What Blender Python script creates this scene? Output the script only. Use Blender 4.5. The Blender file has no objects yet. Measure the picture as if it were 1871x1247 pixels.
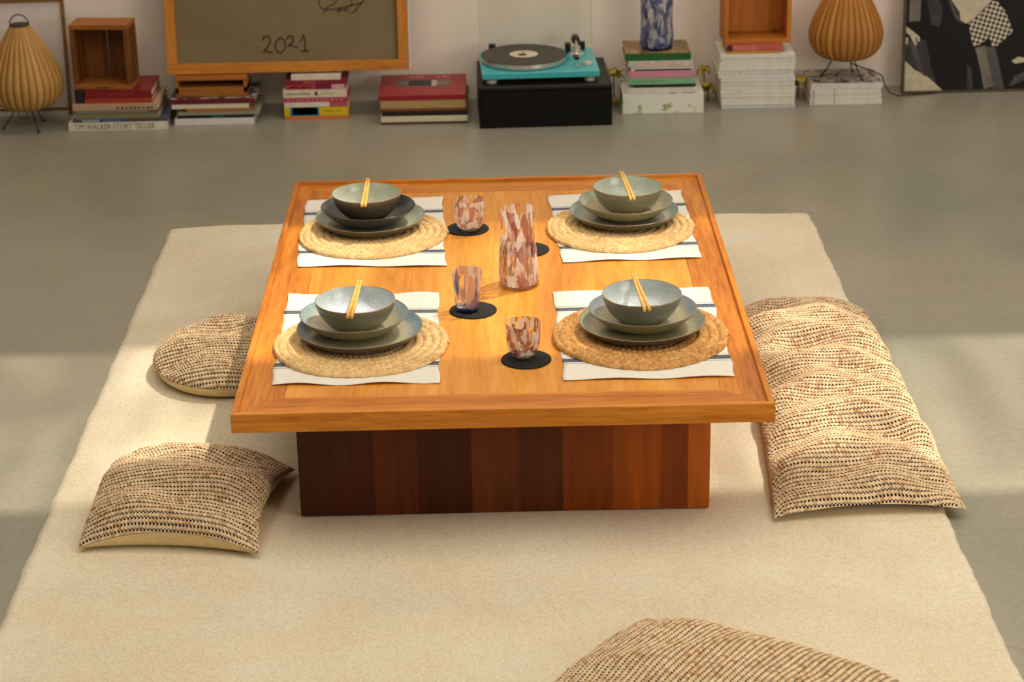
import bpy, math, random
import numpy as np
from mathutils import Matrix, Vector

random.seed(7)
rng = np.random.default_rng(7)
S = bpy.context.scene
COL = S.collection
PI = math.pi

# ------------------------------------------------------------------ camera
F_PX, PITCH, ROLL, YAW = 3882.1, 0.3766, -0.0193, 0.0051
CAM = Vector((0.0009, -4.7264, 2.0184))
def cam_axes():
    cy, sy = math.cos(YAW), math.sin(YAW)
    right = Vector((cy, -sy, 0)); f0 = Vector((sy, cy, 0)); u0 = Vector((0, 0, 1))
    fwd = math.cos(PITCH) * f0 - math.sin(PITCH) * u0
    up = math.cos(PITCH) * u0 + math.sin(PITCH) * f0
    rr = math.cos(ROLL) * right + math.sin(ROLL) * up
    uu = -math.sin(ROLL) * right + math.cos(ROLL) * up
    return rr, uu, fwd
rr, uu, ff = cam_axes()
cd = bpy.data.cameras.new('camera')
cd.sensor_width = 36; cd.lens = F_PX / 1871 * 36
cd.clip_start = 0.05; cd.clip_end = 60
cd.dof.use_dof = True; cd.dof.focus_distance = 4.75; cd.dof.aperture_fstop = 6.3
cam = bpy.data.objects.new('camera', cd); COL.objects.link(cam)
m = Matrix.Identity(4)
for i in range(3):
    m[i][0], m[i][1], m[i][2], m[i][3] = rr[i], uu[i], -ff[i], CAM[i]
cam.matrix_world = m
S.camera = cam

# ------------------------------------------------------------------ colour management, world, lights
S.view_settings.view_transform = 'Standard'
S.view_settings.look = 'None'
S.view_settings.exposure = 0.0
S.view_settings.gamma = 1.0
S.view_settings.use_curve_mapping = False

wd = bpy.data.worlds.new('world'); S.world = wd; wd.use_nodes = True
bg = wd.node_tree.nodes['Background']
bg.inputs[0].default_value = (0.95, 0.91, 0.84, 1); bg.inputs[1].default_value = 0.15

SUNX, SUNY = -0.46, -0.27            # travel of the light per metre of fall
sd = bpy.data.lights.new('sun', 'SUN'); sd.energy = 3.8; sd.angle = math.radians(1.2); sd.color = (1.0, 0.925, 0.76)
so = bpy.data.objects.new('sun', sd); COL.objects.link(so)
so.rotation_euler = Vector((-SUNX, -SUNY, 1)).to_track_quat('Z', 'Y').to_euler()
so.location = (1.4, 0.8, 5)

def area(name, loc, sx, sy, power, col, rot=(0, 0, 0)):
    l = bpy.data.lights.new(name, 'AREA'); l.shape = 'RECTANGLE'; l.size = sx; l.size_y = sy
    l.energy = power; l.color = col
    o = bpy.data.objects.new(name, l); COL.objects.link(o); o.location = loc; o.rotation_euler = rot
    return o
area('overhead_fill_rear', (0.8, 2.15, 2.92), 5.4, 0.9, 38, (1.0, 0.955, 0.86))  # added overhead fill for the rear ambient light, no opening here
area('overhead_fill_front', (0.6, -1.15, 2.92), 5.4, 2.4, 86, (1.0, 0.96, 0.86))  # added overhead fill for the front ambient light, no opening here
area('side_fill', (4.2, -3.6, 1.7), 2.6, 1.8, 75, (1.0, 0.95, 0.85), Vector((4.2, -4.6, 1.2)).to_track_quat('Z', 'Y').to_euler())  # added fill from the right front, brightens wall and table base

# ------------------------------------------------------------------ node helpers
def lin(r, g, b):
    f = lambda c: (c / 255 / 12.92) if c / 255 <= 0.04045 else ((c / 255 + 0.055) / 1.055) ** 2.4
    return (f(r), f(g), f(b), 1)

class NT:
    def __init__(s, name):
        s.m = bpy.data.materials.new(name); s.m.use_nodes = True
        s.t = s.m.node_tree; s.n = s.t.nodes; s.l = s.t.links
        s.b = s.n['Principled BSDF']; s.out = s.n['Material Output']
    def node(s, typ, **kw):
        n = s.n.new(typ)
        for k, v in kw.items(): setattr(n, k, v)
        return n
    def link(s, a, b): s.l.new(a, b)
    def put(s, sock, v):
        if hasattr(v, 'node'): s.l.new(v, sock)
        else: sock.default_value = v
    def coords(s, kind='Object', scale=(1, 1, 1), loc=(0, 0, 0), rot=(0, 0, 0)):
        tc = s.node('ShaderNodeTexCoord'); mp = s.node('ShaderNodeMapping')
        s.link(tc.outputs[kind], mp.inputs[0])
        mp.inputs['Scale'].default_value = scale; mp.inputs['Location'].default_value = loc; mp.inputs['Rotation'].default_value = rot
        return mp.outputs[0]
    def noise(s, vec, scale, detail=4, rough=0.55, dist=0.0):
        n = s.node('ShaderNodeTexNoise'); s.link(vec, n.inputs['Vector'])
        n.inputs['Scale'].default_value = scale; n.inputs['Detail'].default_value = detail
        n.inputs['Roughness'].default_value = rough; n.inputs['Distortion'].default_value = dist
        return n.outputs['Fac']
    def voro(s, vec, scale, feature='F1', out='Distance', rand=1.0):
        n = s.node('ShaderNodeTexVoronoi', feature=feature); s.link(vec, n.inputs['Vector'])
        n.inputs['Scale'].default_value = scale; n.inputs['Randomness'].default_value = rand
        return n.outputs[out]
    def ramp(s, fac, stops, interp='LINEAR'):
        r = s.node('ShaderNodeValToRGB'); r.color_ramp.interpolation = interp
        e = r.color_ramp.elements
        while len(e) > 1: e.remove(e[-1])
        e[0].position = stops[0][0]; e[0].color = stops[0][1]
        for p, c in stops[1:]:
            k = e.new(p); k.color = c
        s.link(fac, r.inputs[0]); return r.outputs[0]
    def mix(s, fac, a, b, mode='MIX'):
        n = s.node('ShaderNodeMix', data_type='RGBA', blend_type=mode)
        s.put(n.inputs[0], fac); s.put(n.inputs[6], a); s.put(n.inputs[7], b); return n.outputs[2]
    def math(s, op, a, b=0.0, c=0.0, clamp=False):
        n = s.node('ShaderNodeMath', operation=op, use_clamp=clamp)
        s.put(n.inputs[0], a); s.put(n.inputs[1], b)
        if len(n.inputs) > 2: s.put(n.inputs[2], c)
        return n.outputs[0]
    def sep(s, vec):
        n = s.node('ShaderNodeSeparateXYZ'); s.link(vec, n.inputs[0]); return n.outputs
    def bump(s, h, strength=0.3, dist=0.01):
        n = s.node('ShaderNodeBump'); n.inputs['Strength'].default_value = strength; n.inputs['Distance'].default_value = dist
        s.link(h, n.inputs['Height']); s.link(n.outputs[0], s.b.inputs['Normal']); return n.outputs[0]
    def base(s, c): s.put(s.b.inputs['Base Color'], c)
    def rough(s, v): s.put(s.b.inputs['Roughness'], v)
    def done(s, rough=None, spec=None, coat=None):
        if rough is not None: s.rough(rough)
        if spec is not None: s.b.inputs['Specular IOR Level'].default_value = spec
        if coat is not None: s.b.inputs['Coat Weight'].default_value = coat; s.b.inputs['Coat Roughness'].default_value = 0.15
        return s.m

_plain = {}
def plain(name, rgb, rough=0.6, spec=0.4, metal=0.0, var=0.08, scale=40):
    if name in _plain: return _plain[name]
    t = NT(name); c = lin(*rgb)
    n = t.noise(t.coords(), scale, 3)
    d = tuple(max(0, x * (1 - var * 2.2)) for x in c[:3]) + (1,)
    u = tuple(min(1, x * (1 + var)) for x in c[:3]) + (1,)
    t.base(t.ramp(n, [(0.3, d), (0.7, u)]))
    t.b.inputs['Metallic'].default_value = metal
    _plain[name] = t.done(rough, spec); return _plain[name]

def wood(name, axis, dark, mid, light, rough=0.38, scale=1.0, spec=0.25, blotch=0.35):
    t = NT(name)
    sc = {'x': (0.7, 9, 9), 'y': (9, 0.7, 9), 'z': (9, 9, 0.7)}[axis]
    v = t.coords(scale=tuple(a * scale for a in sc))
    n1 = t.noise(v, 1.6, 6, 0.6, 0.6)
    fine = t.noise(t.coords(scale=tuple(a * scale * 5 for a in sc)), 3.0, 4, 0.7)
    col = t.ramp(n1, [(0.30, lin(*dark)), (0.5, lin(*mid)), (0.70, lin(*light))])
    col = t.mix(0.35, col, t.ramp(fine, [(0.35, lin(*dark)), (0.6, lin(*light))]))
    bl = t.noise(t.coords(scale=tuple((a * 0.35 + 0.5) for a in sc)), 1.4, 3, 0.5, 1.0)
    col = t.mix(t.math('MULTIPLY', t.ramp(bl, [(0.45, (0, 0, 0, 1)), (0.7, (1, 1, 1, 1))]), blotch), col, lin(*dark))
    t.base(col); t.bump(fine, 0.12, 0.002)
    return t.done(rough, spec)

# ------------------------------------------------------------------ mesh helpers
def tag(o, label=None, cat=None, group=None, kind=None):
    if label: o['label'] = label
    if cat: o['category'] = cat
    if group: o['group'] = group
    if kind: o['kind'] = kind
    return o

def link(name, me, mat=None, parent=None, smooth=False, loc=None, rot=None):
    o = bpy.data.objects.new(name, me); COL.objects.link(o)
    if mat is not None:
        for q in (mat if isinstance(mat, (list, tuple)) else [mat]): me.materials.append(q)
    if smooth: me.polygons.foreach_set('use_smooth', [True] * len(me.polygons))
    if parent is not None: o.parent = parent
    if loc is not None: o.location = loc
    if rot is not None: o.rotation_euler = rot
    return o

def empty(name, loc=(0, 0, 0), rot=(0, 0, 0), label=None, cat=None, group=None):
    o = bpy.data.objects.new(name, None); COL.objects.link(o)
    o.location = loc; o.rotation_euler = rot; o.empty_display_size = 0.05
    return tag(o, label, cat, group)

def raw(name, verts, faces):
    me = bpy.data.meshes.new(name); me.from_pydata([tuple(v) for v in verts], [], [tuple(f) for f in faces]); me.update(); return me

class MB:
    def __init__(s): s.v = []; s.f = []; s.mi = []
    def add(s, v, f, mi=0):
        k = len(s.v); s.v += [tuple(a) for a in v]; s.f += [tuple(i + k for i in q) for q in f]; s.mi += [mi] * len(f); return s
    def box(s, x0, x1, y0, y1, z0, z1, mi=0, b=0.0):
        if b <= 0:
            v = [(x, y, z) for z in (z0, z1) for y in (y0, y1) for x in (x0, x1)]
            f = [(0, 2, 3, 1), (4, 5, 7, 6), (0, 1, 5, 4), (1, 3, 7, 5), (3, 2, 6, 7), (2, 0, 4, 6)]
            return s.add(v, f, mi)
        b = min(b, (x1 - x0) / 2.01, (y1 - y0) / 2.01, (z1 - z0) / 2.01)
        # chamfered box: 24 verts
        v = []; X = (x0, x1); Y = (y0, y1); Z = (z0, z1); idx = {}
        for i in (0, 1):
            for j in (0, 1):
                for k in (0, 1):
                    sx, sy, sz = (1 if i == 0 else -1), (1 if j == 0 else -1), (1 if k == 0 else -1)
                    idx[i, j, k, 'x'] = len(v); v.append((X[i], Y[j] + sy * b, Z[k] + sz * b))
                    idx[i, j, k, 'y'] = len(v); v.append((X[i] + sx * b, Y[j], Z[k] + sz * b))
                    idx[i, j, k, 'z'] = len(v); v.append((X[i] + sx * b, Y[j] + sy * b, Z[k]))
        f = []
        for i in (0, 1):
            q = [idx[i, 0, 0, 'x'], idx[i, 1, 0, 'x'], idx[i, 1, 1, 'x'], idx[i, 0, 1, 'x']]; f.append(q if i else q[::-1])
            q = [idx[0, i, 0, 'y'], idx[0, i, 1, 'y'], idx[1, i, 1, 'y'], idx[1, i, 0, 'y']]; f.append(q if i else q[::-1])
            q = [idx[0, 0, i, 'z'], idx[1, 0, i, 'z'], idx[1, 1, i, 'z'], idx[0, 1, i, 'z']]; f.append(q if i else q[::-1])
        for a in (0, 1):
            for c in (0, 1):
                f.append((idx[a, c, 0, 'x'], idx[a, c, 1, 'x'], idx[a, c, 1, 'y'], idx[a, c, 0, 'y']))
                f.append((idx[a, 0, c, 'x'], idx[a, 1, c, 'x'], idx[a, 1, c, 'z'], idx[a, 0, c, 'z']))
                f.append((idx[0, a, c, 'y'], idx[1, a, c, 'y'], idx[1, a, c, 'z'], idx[0, a, c, 'z']))
                for k in (0, 1): f.append((idx[a, c, k, 'x'], idx[a, c, k, 'y'], idx[a, c, k, 'z']))
        return s.add(v, f, mi)
    def tube(s, pts, r, seg=8, mi=0, caps=True):
        pts = [Vector(p) for p in pts]; n = len(pts)
        rad = r if isinstance(r, (list, tuple)) else [r] * n
        t0 = (pts[1] - pts[0]).normalized(); a = t0.orthogonal().normalized(); V = []; Fc = []
        for i, p in enumerate(pts):
            t = (pts[min(i + 1, n - 1)] - pts[max(i - 1, 0)]).normalized()
            a = (a - t * a.dot(t)).normalized(); b = t.cross(a)
            for k in range(seg):
                an = 2 * PI * k / seg; V.append(p + (a * math.cos(an) + b * math.sin(an)) * rad[i])
        for i in range(n - 1):
            for k in range(seg):
                Fc.append((i * seg + k, i * seg + (k + 1) % seg, (i + 1) * seg + (k + 1) % seg, (i + 1) * seg + k))
        if caps: Fc.append(tuple(range(seg))[::-1]); Fc.append(tuple((n - 1) * seg + k for k in range(seg)))
        return s.add(V, Fc, mi)
    def lathe(s, prof, seg=48, mi=0, c=(0, 0, 0), fn=None, close=False):
        V = []; Fc = []; n = len(prof)
        for i, (r, z) in enumerate(prof):
            for k in range(seg):
                th = 2 * PI * k / seg; q, w = (r, z) if fn is None else fn(r, z, th)
                V.append((c[0] + q * math.cos(th), c[1] + q * math.sin(th), c[2] + w))
        for i in range(n - 1 + (1 if close else 0)):
            j = (i + 1) % n
            for k in range(seg):
                k2 = (k + 1) % seg; Fc.append((i * seg + k, i * seg + k2, j * seg + k2, j * seg + k))
        if not close:
            if prof[0][0] > 1e-5: Fc.append(tuple(range(seg))[::-1])
            if prof[-1][0] > 1e-5: Fc.append(tuple((n - 1) * seg + k for k in range(seg)))
        return s.add(V, Fc, mi)
    def build(s, name, mat, parent=None, smooth=False, loc=None, rot=None, recalc=True, weld=False):
        me = raw(name, s.v, s.f)
        me.polygons.foreach_set('material_index', s.mi)
        if recalc:
            import bmesh
            bm = bmesh.new(); bm.from_mesh(me)
            if weld: bmesh.ops.remove_doubles(bm, verts=bm.verts, dist=1e-5)
            bmesh.ops.recalc_face_normals(bm, faces=bm.faces); bm.to_mesh(me); bm.free()
        return link(name, me, mat, parent, smooth, loc, rot)

def grid_mesh(name, P, uv=None, closed_u=False):
    """P: array (nv, nu, 3); faces wound so that +z is up when u is x and v is y."""
    nv, nu = P.shape[:2]
    idx = np.arange(nv * nu).reshape(nv, nu)
    if closed_u: a = idx[:-1]; b = np.roll(idx, -1, 1)[:-1]; c = np.roll(idx, -1, 1)[1:]; d = idx[1:]
    else: a = idx[:-1, :-1]; b = idx[:-1, 1:]; c = idx[1:, 1:]; d = idx[1:, :-1]
    F = np.stack([a, b, c, d], -1).reshape(-1, 4)
    me = bpy.data.meshes.new(name)
    me.vertices.add(nv * nu); me.vertices.foreach_set('co', P.reshape(-1).astype(np.float32))
    me.loops.add(F.size); me.loops.foreach_set('vertex_index', F.reshape(-1).astype(np.int32))
    me.polygons.add(len(F)); me.polygons.foreach_set('loop_start', np.arange(0, F.size, 4, dtype=np.int32))
    me.update(calc_edges=True)
    if uv is not None:
        l = me.uv_layers.new(name='UVMap'); l.data.foreach_set('uv', uv.reshape(-1, 2)[F.reshape(-1)].reshape(-1).astype(np.float32))
    me.validate(); return me

def text_on(s, size, mat, parent, loc, rot=(PI / 2, 0, 0), name='title', sx=1.0, depth=0.0002, align='LEFT'):
    cu = bpy.data.curves.new('lettering', 'FONT'); cu.body = s; cu.size = size; cu.extrude = depth; cu.align_x = align
    tmp = bpy.data.objects.new('lettering', cu); COL.objects.link(tmp)
    dg = bpy.context.evaluated_depsgraph_get(); me = bpy.data.meshes.new_from_object(tmp.evaluated_get(dg))
    bpy.data.objects.remove(tmp); me.name = name
    o = link(name, me, mat, parent, False, loc, rot); o.scale = (sx, 1, 1); return o

# ------------------------------------------------------------------ setting
WS = 0.03                                     # the far wall runs a little askew of the table
wall_y = lambda x: 2.80 + WS * x
def floor_mat():
    t = NT('painted_concrete'); v = t.coords()
    big = t.noise(v, 0.9, 4, 0.6, 0.4); fine = t.noise(v, 60, 3, 0.6)
    c = t.ramp(big, [(0.3, lin(128, 130, 114)), (0.55, lin(150, 143, 126)), (0.75, lin(140, 135, 116))])
    c = t.mix(0.18, c, t.ramp(fine, [(0.35, lin(96, 94, 80)), (0.65, lin(158, 150, 130))]))
    spots = t.voro(t.coords(scale=(1, 1, 1)), 2.3)
    c = t.mix(t.math('MULTIPLY', t.math('LESS_THAN', spots, 0.022), 0.45), c, lin(88, 78, 60))
    crk = t.voro(t.coords(scale=(0.5, 1.3, 1), rot=(0, 0, 0.2)), 1.0, 'DISTANCE_TO_EDGE')
    c = t.mix(t.math('MULTIPLY', t.math('LESS_THAN', crk, 0.0025), 0.25), c, lin(150, 118, 70))
    t.base(c)
    t.rough(t.ramp(t.noise(v, 2.5, 3), [(0.3, (0.27, 0.27, 0.27, 1)), (0.7, (0.38, 0.38, 0.38, 1))]))
    t.bump(t.noise(v, 5, 2), 0.05, 0.01)
    return t.done(spec=0.55)
def wall_mat():
    t = NT('white_painted_wall'); v = t.coords()
    c = t.ramp(t.noise(v, 2.2, 4, 0.6), [(0.3, lin(240, 222, 206)), (0.6, lin(248, 234, 218)), (0.8, lin(242, 232, 212))])
    t.base(c); t.bump(t.noise(v, 120, 3), 0.08, 0.002); return t.done(0.75, 0.25)
M_wall = wall_mat()
o = MB().box(-4.5, 4.5, -6.0, 3.2, -0.1, 0.0).build('floor', floor_mat()); tag(o, kind='structure')
w = MB(); w.add([(-4.5, wall_y(-4.5), 0), (4.5, wall_y(4.5), 0), (4.5, wall_y(4.5), 3.0), (-4.5, wall_y(-4.5), 3.0),
                 (-4.5, wall_y(-4.5) + .12, 0), (4.5, wall_y(4.5) + .12, 0), (4.5, wall_y(4.5) + .12, 3.0), (-4.5, wall_y(-4.5) + .12, 3.0)],
                [(0, 1, 2, 3), (5, 4, 7, 6), (0, 3, 7, 4), (1, 5, 6, 2), (3, 2, 6, 7), (0, 4, 5, 1)])
tag(w.build('wall_back', M_wall), kind='structure')
Y0, Y1 = -0.57 - SUNY * 3.0, 0.37 - SUNY * 3.0
c = MB(); c.box(-4.5, 4.5, -6.0, Y0, 3.0, 3.1); c.box(-4.5, 4.5, Y1, 3.2, 3.0, 3.1); c.box(-4.5, -2.5, Y0, Y1, 3.0, 3.1)
c.box(4.3, 4.5, Y0, Y1, 3.0, 3.1)
tag(c.build('ceiling', M_wall), kind='structure')
def streak_pane_mat():  # transparency streaks that shape the sunlight into bands
    t = NT('streak_pane_tint')
    n = t.noise(t.coords(scale=(1, 0.22, 1), rot=(0, 0, 0.1)), 7.0, 1, 0.5, 0.2)
    tr = t.node('ShaderNodeBsdfTransparent'); t.link(t.ramp(n, [(0.38, (0.64, 0.64, 0.65, 1)), (0.58, (1, 1, 1, 1))]), tr.inputs[0])
    t.link(tr.outputs[0], t.out.inputs[0]); return t.m
tag(MB().box(-2.5, 4.3, Y0, Y1, 3.04, 3.046).build('added_streak_pane', streak_pane_mat()), kind='structure')  # unseen pane added in the slot to cast streaks in the sun

# rug ------------------------------------------------------------
def rug_mat():
    t = NT('cream_wool_pile'); v = t.coords()
    c = t.ramp(t.noise(v, 2.6, 4, 0.6, 0.5), [(0.32, lin(214, 196, 164)), (0.52, lin(223, 208, 178)), (0.72, lin(232, 221, 196))])
    c = t.mix(t.math('MULTIPLY', t.ramp(t.noise(v, 6, 3, 0.6), [(0.5, (0, 0, 0, 1)), (0.68, (1, 1, 1, 1))]), 0.40), c, lin(222, 198, 156))
    c = t.mix(0.32, c, t.ramp(t.noise(v, 180, 3, 0.7), [(0.35, lin(200, 180, 144)), (0.60, lin(253, 244, 222))]))
    t.base(c)
    h = t.math('ADD', t.noise(v, 260, 3, 0.7), t.math('MULTIPLY', t.noise(v, 22, 3), 0.8)); t.bump(h, 0.55, 0.006)
    t.b.inputs['Sheen Weight'].default_value = 0.15
    return t.done(0.95, 0.1)
nx, ny = 200, 300
U, Vv = np.meshgrid(np.linspace(-1, 1, nx), np.linspace(0, 1, ny))
xl, xr, yb, yf = -0.988, 0.936, 1.352, -2.15
X = np.where(U < 0, -U * xl, U * xr); Yg = yf + (yb - yf) * Vv
edge = np.abs(U) ** 30
X = X + edge * (0.0016 * np.sin(Yg * 17) + 0.0012 * np.sin(Yg * 41 + 1) + 0.0007 * np.sin(Yg * 113))
Yg = Yg + (Vv ** 40) * (0.012 * np.sin(X * 9 + 0.6) + 0.008 * np.sin(X * 21) - 0.03 * (np.abs(U) ** 60))
Zg = 0.014 + 0.0012 * np.sin(X * 7 + Yg * 3) * np.cos(Yg * 5)
d = np.minimum((1 - np.abs(U)) * 0.96, np.minimum(Vv, 1 - Vv) * 3.4)
Zg = np.where(d < 0.02, Zg * np.sqrt(np.clip(1 - (1 - d / 0.02) ** 2, 0, 1)), Zg)
Zg = np.maximum(Zg, 0.0008)
me = grid_mesh('rug', np.stack([X, Yg, Zg], -1))
tag(link('rug', me, rug_mat(), smooth=True), 'large cream wool rug under the low table, on the grey floor', 'rug')
RUG = 0.0155

# ------------------------------------------------------------------ table
TH = 0.315; TWX, TDY = 0.55, 0.791; TT = 0.041
teak = dict(dark=(142, 66, 8), mid=(196, 112, 24), light=(226, 150, 54))
W_x = wood('teak_grain_across', 'x', **teak); W_y = wood('teak_grain_along', 'y', blotch=.6, **teak)
W_yp = wood('teak_panel_veneer', 'y', (186, 106, 26), (212, 138, 48), (228, 162, 70), blotch=0.3, scale=0.8)
def walnut_mat():
    t = NT('walnut_planks'); v = t.coords()
    s = t.sep(v); x = t.math('DIVIDE', t.math('ADD', s[0], 0.44), 0.88)
    st = [(0, (76, 30, 7)), (0.185, (98, 42, 10)), (0.29, (72, 28, 7)), (0.42, (106, 50, 12)), (0.53, (92, 42, 10)), (0.64, (132, 62, 12)), (0.76, (164, 82, 18)), (0.875, (138, 66, 14)), (0.94, (188, 100, 26))]  # plank tones; the brightening to the right paints in bounced sunlight
    plank = t.ramp(x, [(p, lin(*cc)) for p, cc in st], 'CONSTANT')
    g = t.noise(t.coords(scale=(14, 14, 0.8)), 2.2, 5, 0.65, 0.8)
    c = t.mix(0.6, plank, t.mix(1.0, plank, t.ramp(g, [(0.3, (0.35, 0.3, 0.26, 1)), (0.7, (1.25, 1.2, 1.1, 1))]), 'MULTIPLY'))
    t.base(c); return t.done(0.42, 0.2)
tb = empty('low_table', (0, 0, RUG), label='low square-edged teak table set for four, standing on the cream rug', cat='table')
H = TH - RUG
def rail(name, mat, side):
    # mitred board with a raised outer lip; profile as (inset, z)
    pr = [(0, H - TT), (0, H - 0.001), (0.001, H), (0.012, H), (0.013, H - 0.001), (0.0145, H - 0.008), (0.1, H - 0.008), (0.1, H - 0.028), (0.03, H - 0.028), (0.03, H - TT)]
    V = []; n = len(pr)
    for e in (-1, 1):
        for (i, z) in pr:
            if side in ('f', 'b'): V.append((e * (TWX - i), (-1 if side == 'f' else 1) * (TDY - i), z))
            else: V.append(((-1 if side == 'l' else 1) * (TWX - i), e * (TDY - i), z))
    Fc = [(k, (k + 1) % n, n + (k + 1) % n, n + k) for k in range(n)] + [tuple(range(n)), tuple(range(n, 2 * n))[::-1]]
    return MB().add(V, Fc).build(name, mat, tb)
for sd_ in 'fb': rail('frame_rail', W_x, sd_)
for sd_ in 'lr': rail('frame_rail', W_y, sd_)
MB().box(-TWX + .1005, TWX - .1005, -TDY + .1005, TDY - .1005, H - .026, H - .0083).build('top_panel', W_yp, tb)
MB().box(-0.434, 0.435, -0.654, 0.654, 0, H - TT - 0.0002, b=0.002).build('base', walnut_mat(), tb)
tag(tb.children[-1], 'dark walnut plank base')
TZ = TH - 0.008          # surface people lay things on

# ------------------------------------------------------------------ linen placemats
def linen_mat():
    t = NT('striped_linen')
    tc = t.node('ShaderNodeTexCoord'); s = t.sep(tc.outputs['UV']); v = s[1]
    dd = t.math('SUBTRACT', 0.5, t.math('ABSOLUTE', t.math('SUBTRACT', v, 0.5)))     # distance from nearer end
    band = lambda a, b: t.math('MULTIPLY', t.math('GREATER_THAN', dd, a), t.math('LESS_THAN', dd, b))
    f = t.math('MAXIMUM', band(0.190, 0.230), t.math('MULTIPLY', band(0.172, 0.178), 0.7))
    f = t.math('MAXIMUM', f, t.math('MULTIPLY', band(0.240, 0.245), 0.3))
    o = t.coords()
    wv = t.noise(t.coords(scale=(1, 6, 1)), 160, 2)
    c = t.mix(0.3, lin(226, 220, 206), t.ramp(wv, [(0.35, lin(200, 192, 176)), (0.65, lin(244, 240, 230))]))
    f = t.math('MULTIPLY', f, t.ramp(t.noise(o, 300, 2), [(0.3, (0.8, 0.8, 0.8, 1)), (0.6, (1, 1, 1, 1))]))
    t.base(t.mix(f, c, lin(74, 80, 96))); t.bump(t.noise(o, 500, 2), 0.2, 0.001); return t.done(0.9, 0.15)
M_linen = linen_mat()
def linen(corners, seed, label):
    r = np.random.default_rng(seed); n = 60
    u, v = np.meshgrid(np.linspace(0, 1, 44), np.linspace(0, 1, n))
    A, B, Cc, D = [np.array(p) for p in corners]       # front-left, front-right, back-right, back-left
    P = (A[None, None] * ((1 - u) * (1 - v))[..., None] + B * (u * (1 - v))[..., None] + Cc * (u * v)[..., None] + D * ((1 - u) * v)[..., None])
    p = r.uniform(0, 6, 6)
    x = P[..., 0] + 0.0022 * np.sin(v * 11 + p[0]) * (np.abs(2 * u - 1) ** 4) + 0.0015 * np.sin(v * 31 + p[1]) * (np.abs(2 * u - 1) ** 4)
    y = P[..., 1] + 0.0025 * np.sin(u * 9 + p[2]) * (np.abs(2 * v - 1) ** 4)
    eg = np.maximum(np.abs(2 * u - 1) ** 14 * (np.abs(2 * v - 1) > .72), np.abs(2 * v - 1) ** 14)
    z = 0.0012 + eg * (0.0028 + 0.0028 * np.sin(u * 13 + p[3]) * np.sin(v * 9 + p[4]))
    cx, cy = x.mean(), y.mean()
    top = np.stack([x - cx, y - cy, z], -1); bot = np.stack([x - cx, y - cy, z - 0.0009], -1)
    me = grid_mesh('linen_placemat', top, np.stack([u, v], -1))
    ob = link('linen_placemat', me, M_linen, smooth=True, loc=(cx, cy, TZ))
    md = ob.modifiers.new('cloth thickness', 'SOLIDIFY'); md.thickness = 0.0008; md.offset = -1
    return tag(ob, label, 'placemat', 'striped linen placemats')
linen([(-0.482, -0.627), (-0.130, -0.634), (-0.144, -0.094), (-0.494, -0.08)], 1, 'white striped linen placemat under the front left place setting, nearest the square cushion')
linen([(-0.492, 0.114), (-0.131, 0.095), (-0.147, 0.640), (-0.506, 0.636)], 2, 'white striped linen placemat under the back left setting with the dark bowl')
linen([(0.149, 0.105), (0.486, 0.116), (0.485, 0.654), (0.132, 0.631)], 3, 'white striped linen placemat under the back right place setting')
linen([(0.129, -0.634), (0.487, -0.633), (0.484, -0.095), (0.121, -0.103)], 4, 'white striped linen placemat under the front right setting with the browner jute mat')

# ------------------------------------------------------------------ jute mats
def jute_mat(name, a, b, c_):
    t = NT(name); v = t.coords()
    col = t.ramp(t.noise(v, 90, 4, 0.7), [(0.3, lin(*a)), (0.45, lin(*b)), (0.62, lin(*c_))])
    col = t.mix(t.math('MULTIPLY', t.ramp(t.noise(v, 14, 3), [(0.5, (0, 0, 0, 1)), (0.7, (1, 1, 1, 1))]), 0.4), col, lin(*a))
    t.base(col); t.bump(t.noise(v, 420, 2), 0.25, 0.001); return t.done(0.85, 0.2)
J_light = jute_mat('pale_jute', (184, 140, 84), (212, 172, 114), (230, 198, 144))
J_dark = jute_mat('brown_jute', (150, 98, 48), (190, 136, 74), (216, 168, 106))
def jute(cx, cy, R, rings, mat, seed, label, amp=0.0048, uphill=0.0):
    nr, nt = rings * 9, 420
    r = np.linspace(0.01, 1, nr)[:, None] * np.ones((1, nt)); th = np.ones((nr, 1)) * np.linspace(0, 2 * PI, nt, endpoint=False)[None]
    rg = np.random.default_rng(seed); p = rg.uniform(0, 6, 4)
    amp_in = np.where(r < 0.78, 0.8, 1.0)
    Rr = R * (1 + 0.008 * np.sin(3 * th + p[0]) + 0.006 * np.sin(5 * th + p[1]) + 0.004 * np.sin(37 * th) * (r > .96)) - 0.003 * (th / (2 * PI)) * (r > 0.9)
    ph = r * rings - th / (2 * PI)                       # spiral phase
    fr = ph - np.floor(ph); k = np.floor(ph)
    ridge = np.sqrt(np.clip(1 - (2 * fr - 1) ** 2, 0, 1))
    arc = th * (k + 0.5) / rings * R / 0.0105            # strand count along the coil
    side = np.where(fr > 0.5, 1, -1)
    braid = 0.5 + 0.5 * np.sin(2 * PI * arc + side * (np.abs(2 * fr - 1)) * 2.6 + (side > 0) * PI)
    z = 0.0034 + amp * amp_in * ridge * (1.0 + 0.55 * braid) + 0.0010 * np.sin(2 * th + p[2]) * r ** 3
    z = np.where(r >= 0.995, 0.0015, z)
    P = np.stack([Rr * r * np.cos(th), Rr * r * np.sin(th), z], -1)
    bot = P[-1:, :, :].copy(); bot[..., 2] = 0.0; bot2 = bot.copy(); bot2[..., :2] *= 0.02
    P = np.concatenate([bot2, bot, P[::-1]], 0)[::-1]
    me = grid_mesh('jute_mat', P, closed_u=True)
    ob = link('jute_mat', me, mat, smooth=True, loc=(cx, cy, TZ + 0.0022))
    return tag(ob, label, 'placemat', 'round braided jute mats')
jute(-0.306, -0.409, 0.1925, 10, J_light, 1, 'round pale braided jute mat at the front left place, over the linen')
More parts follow.
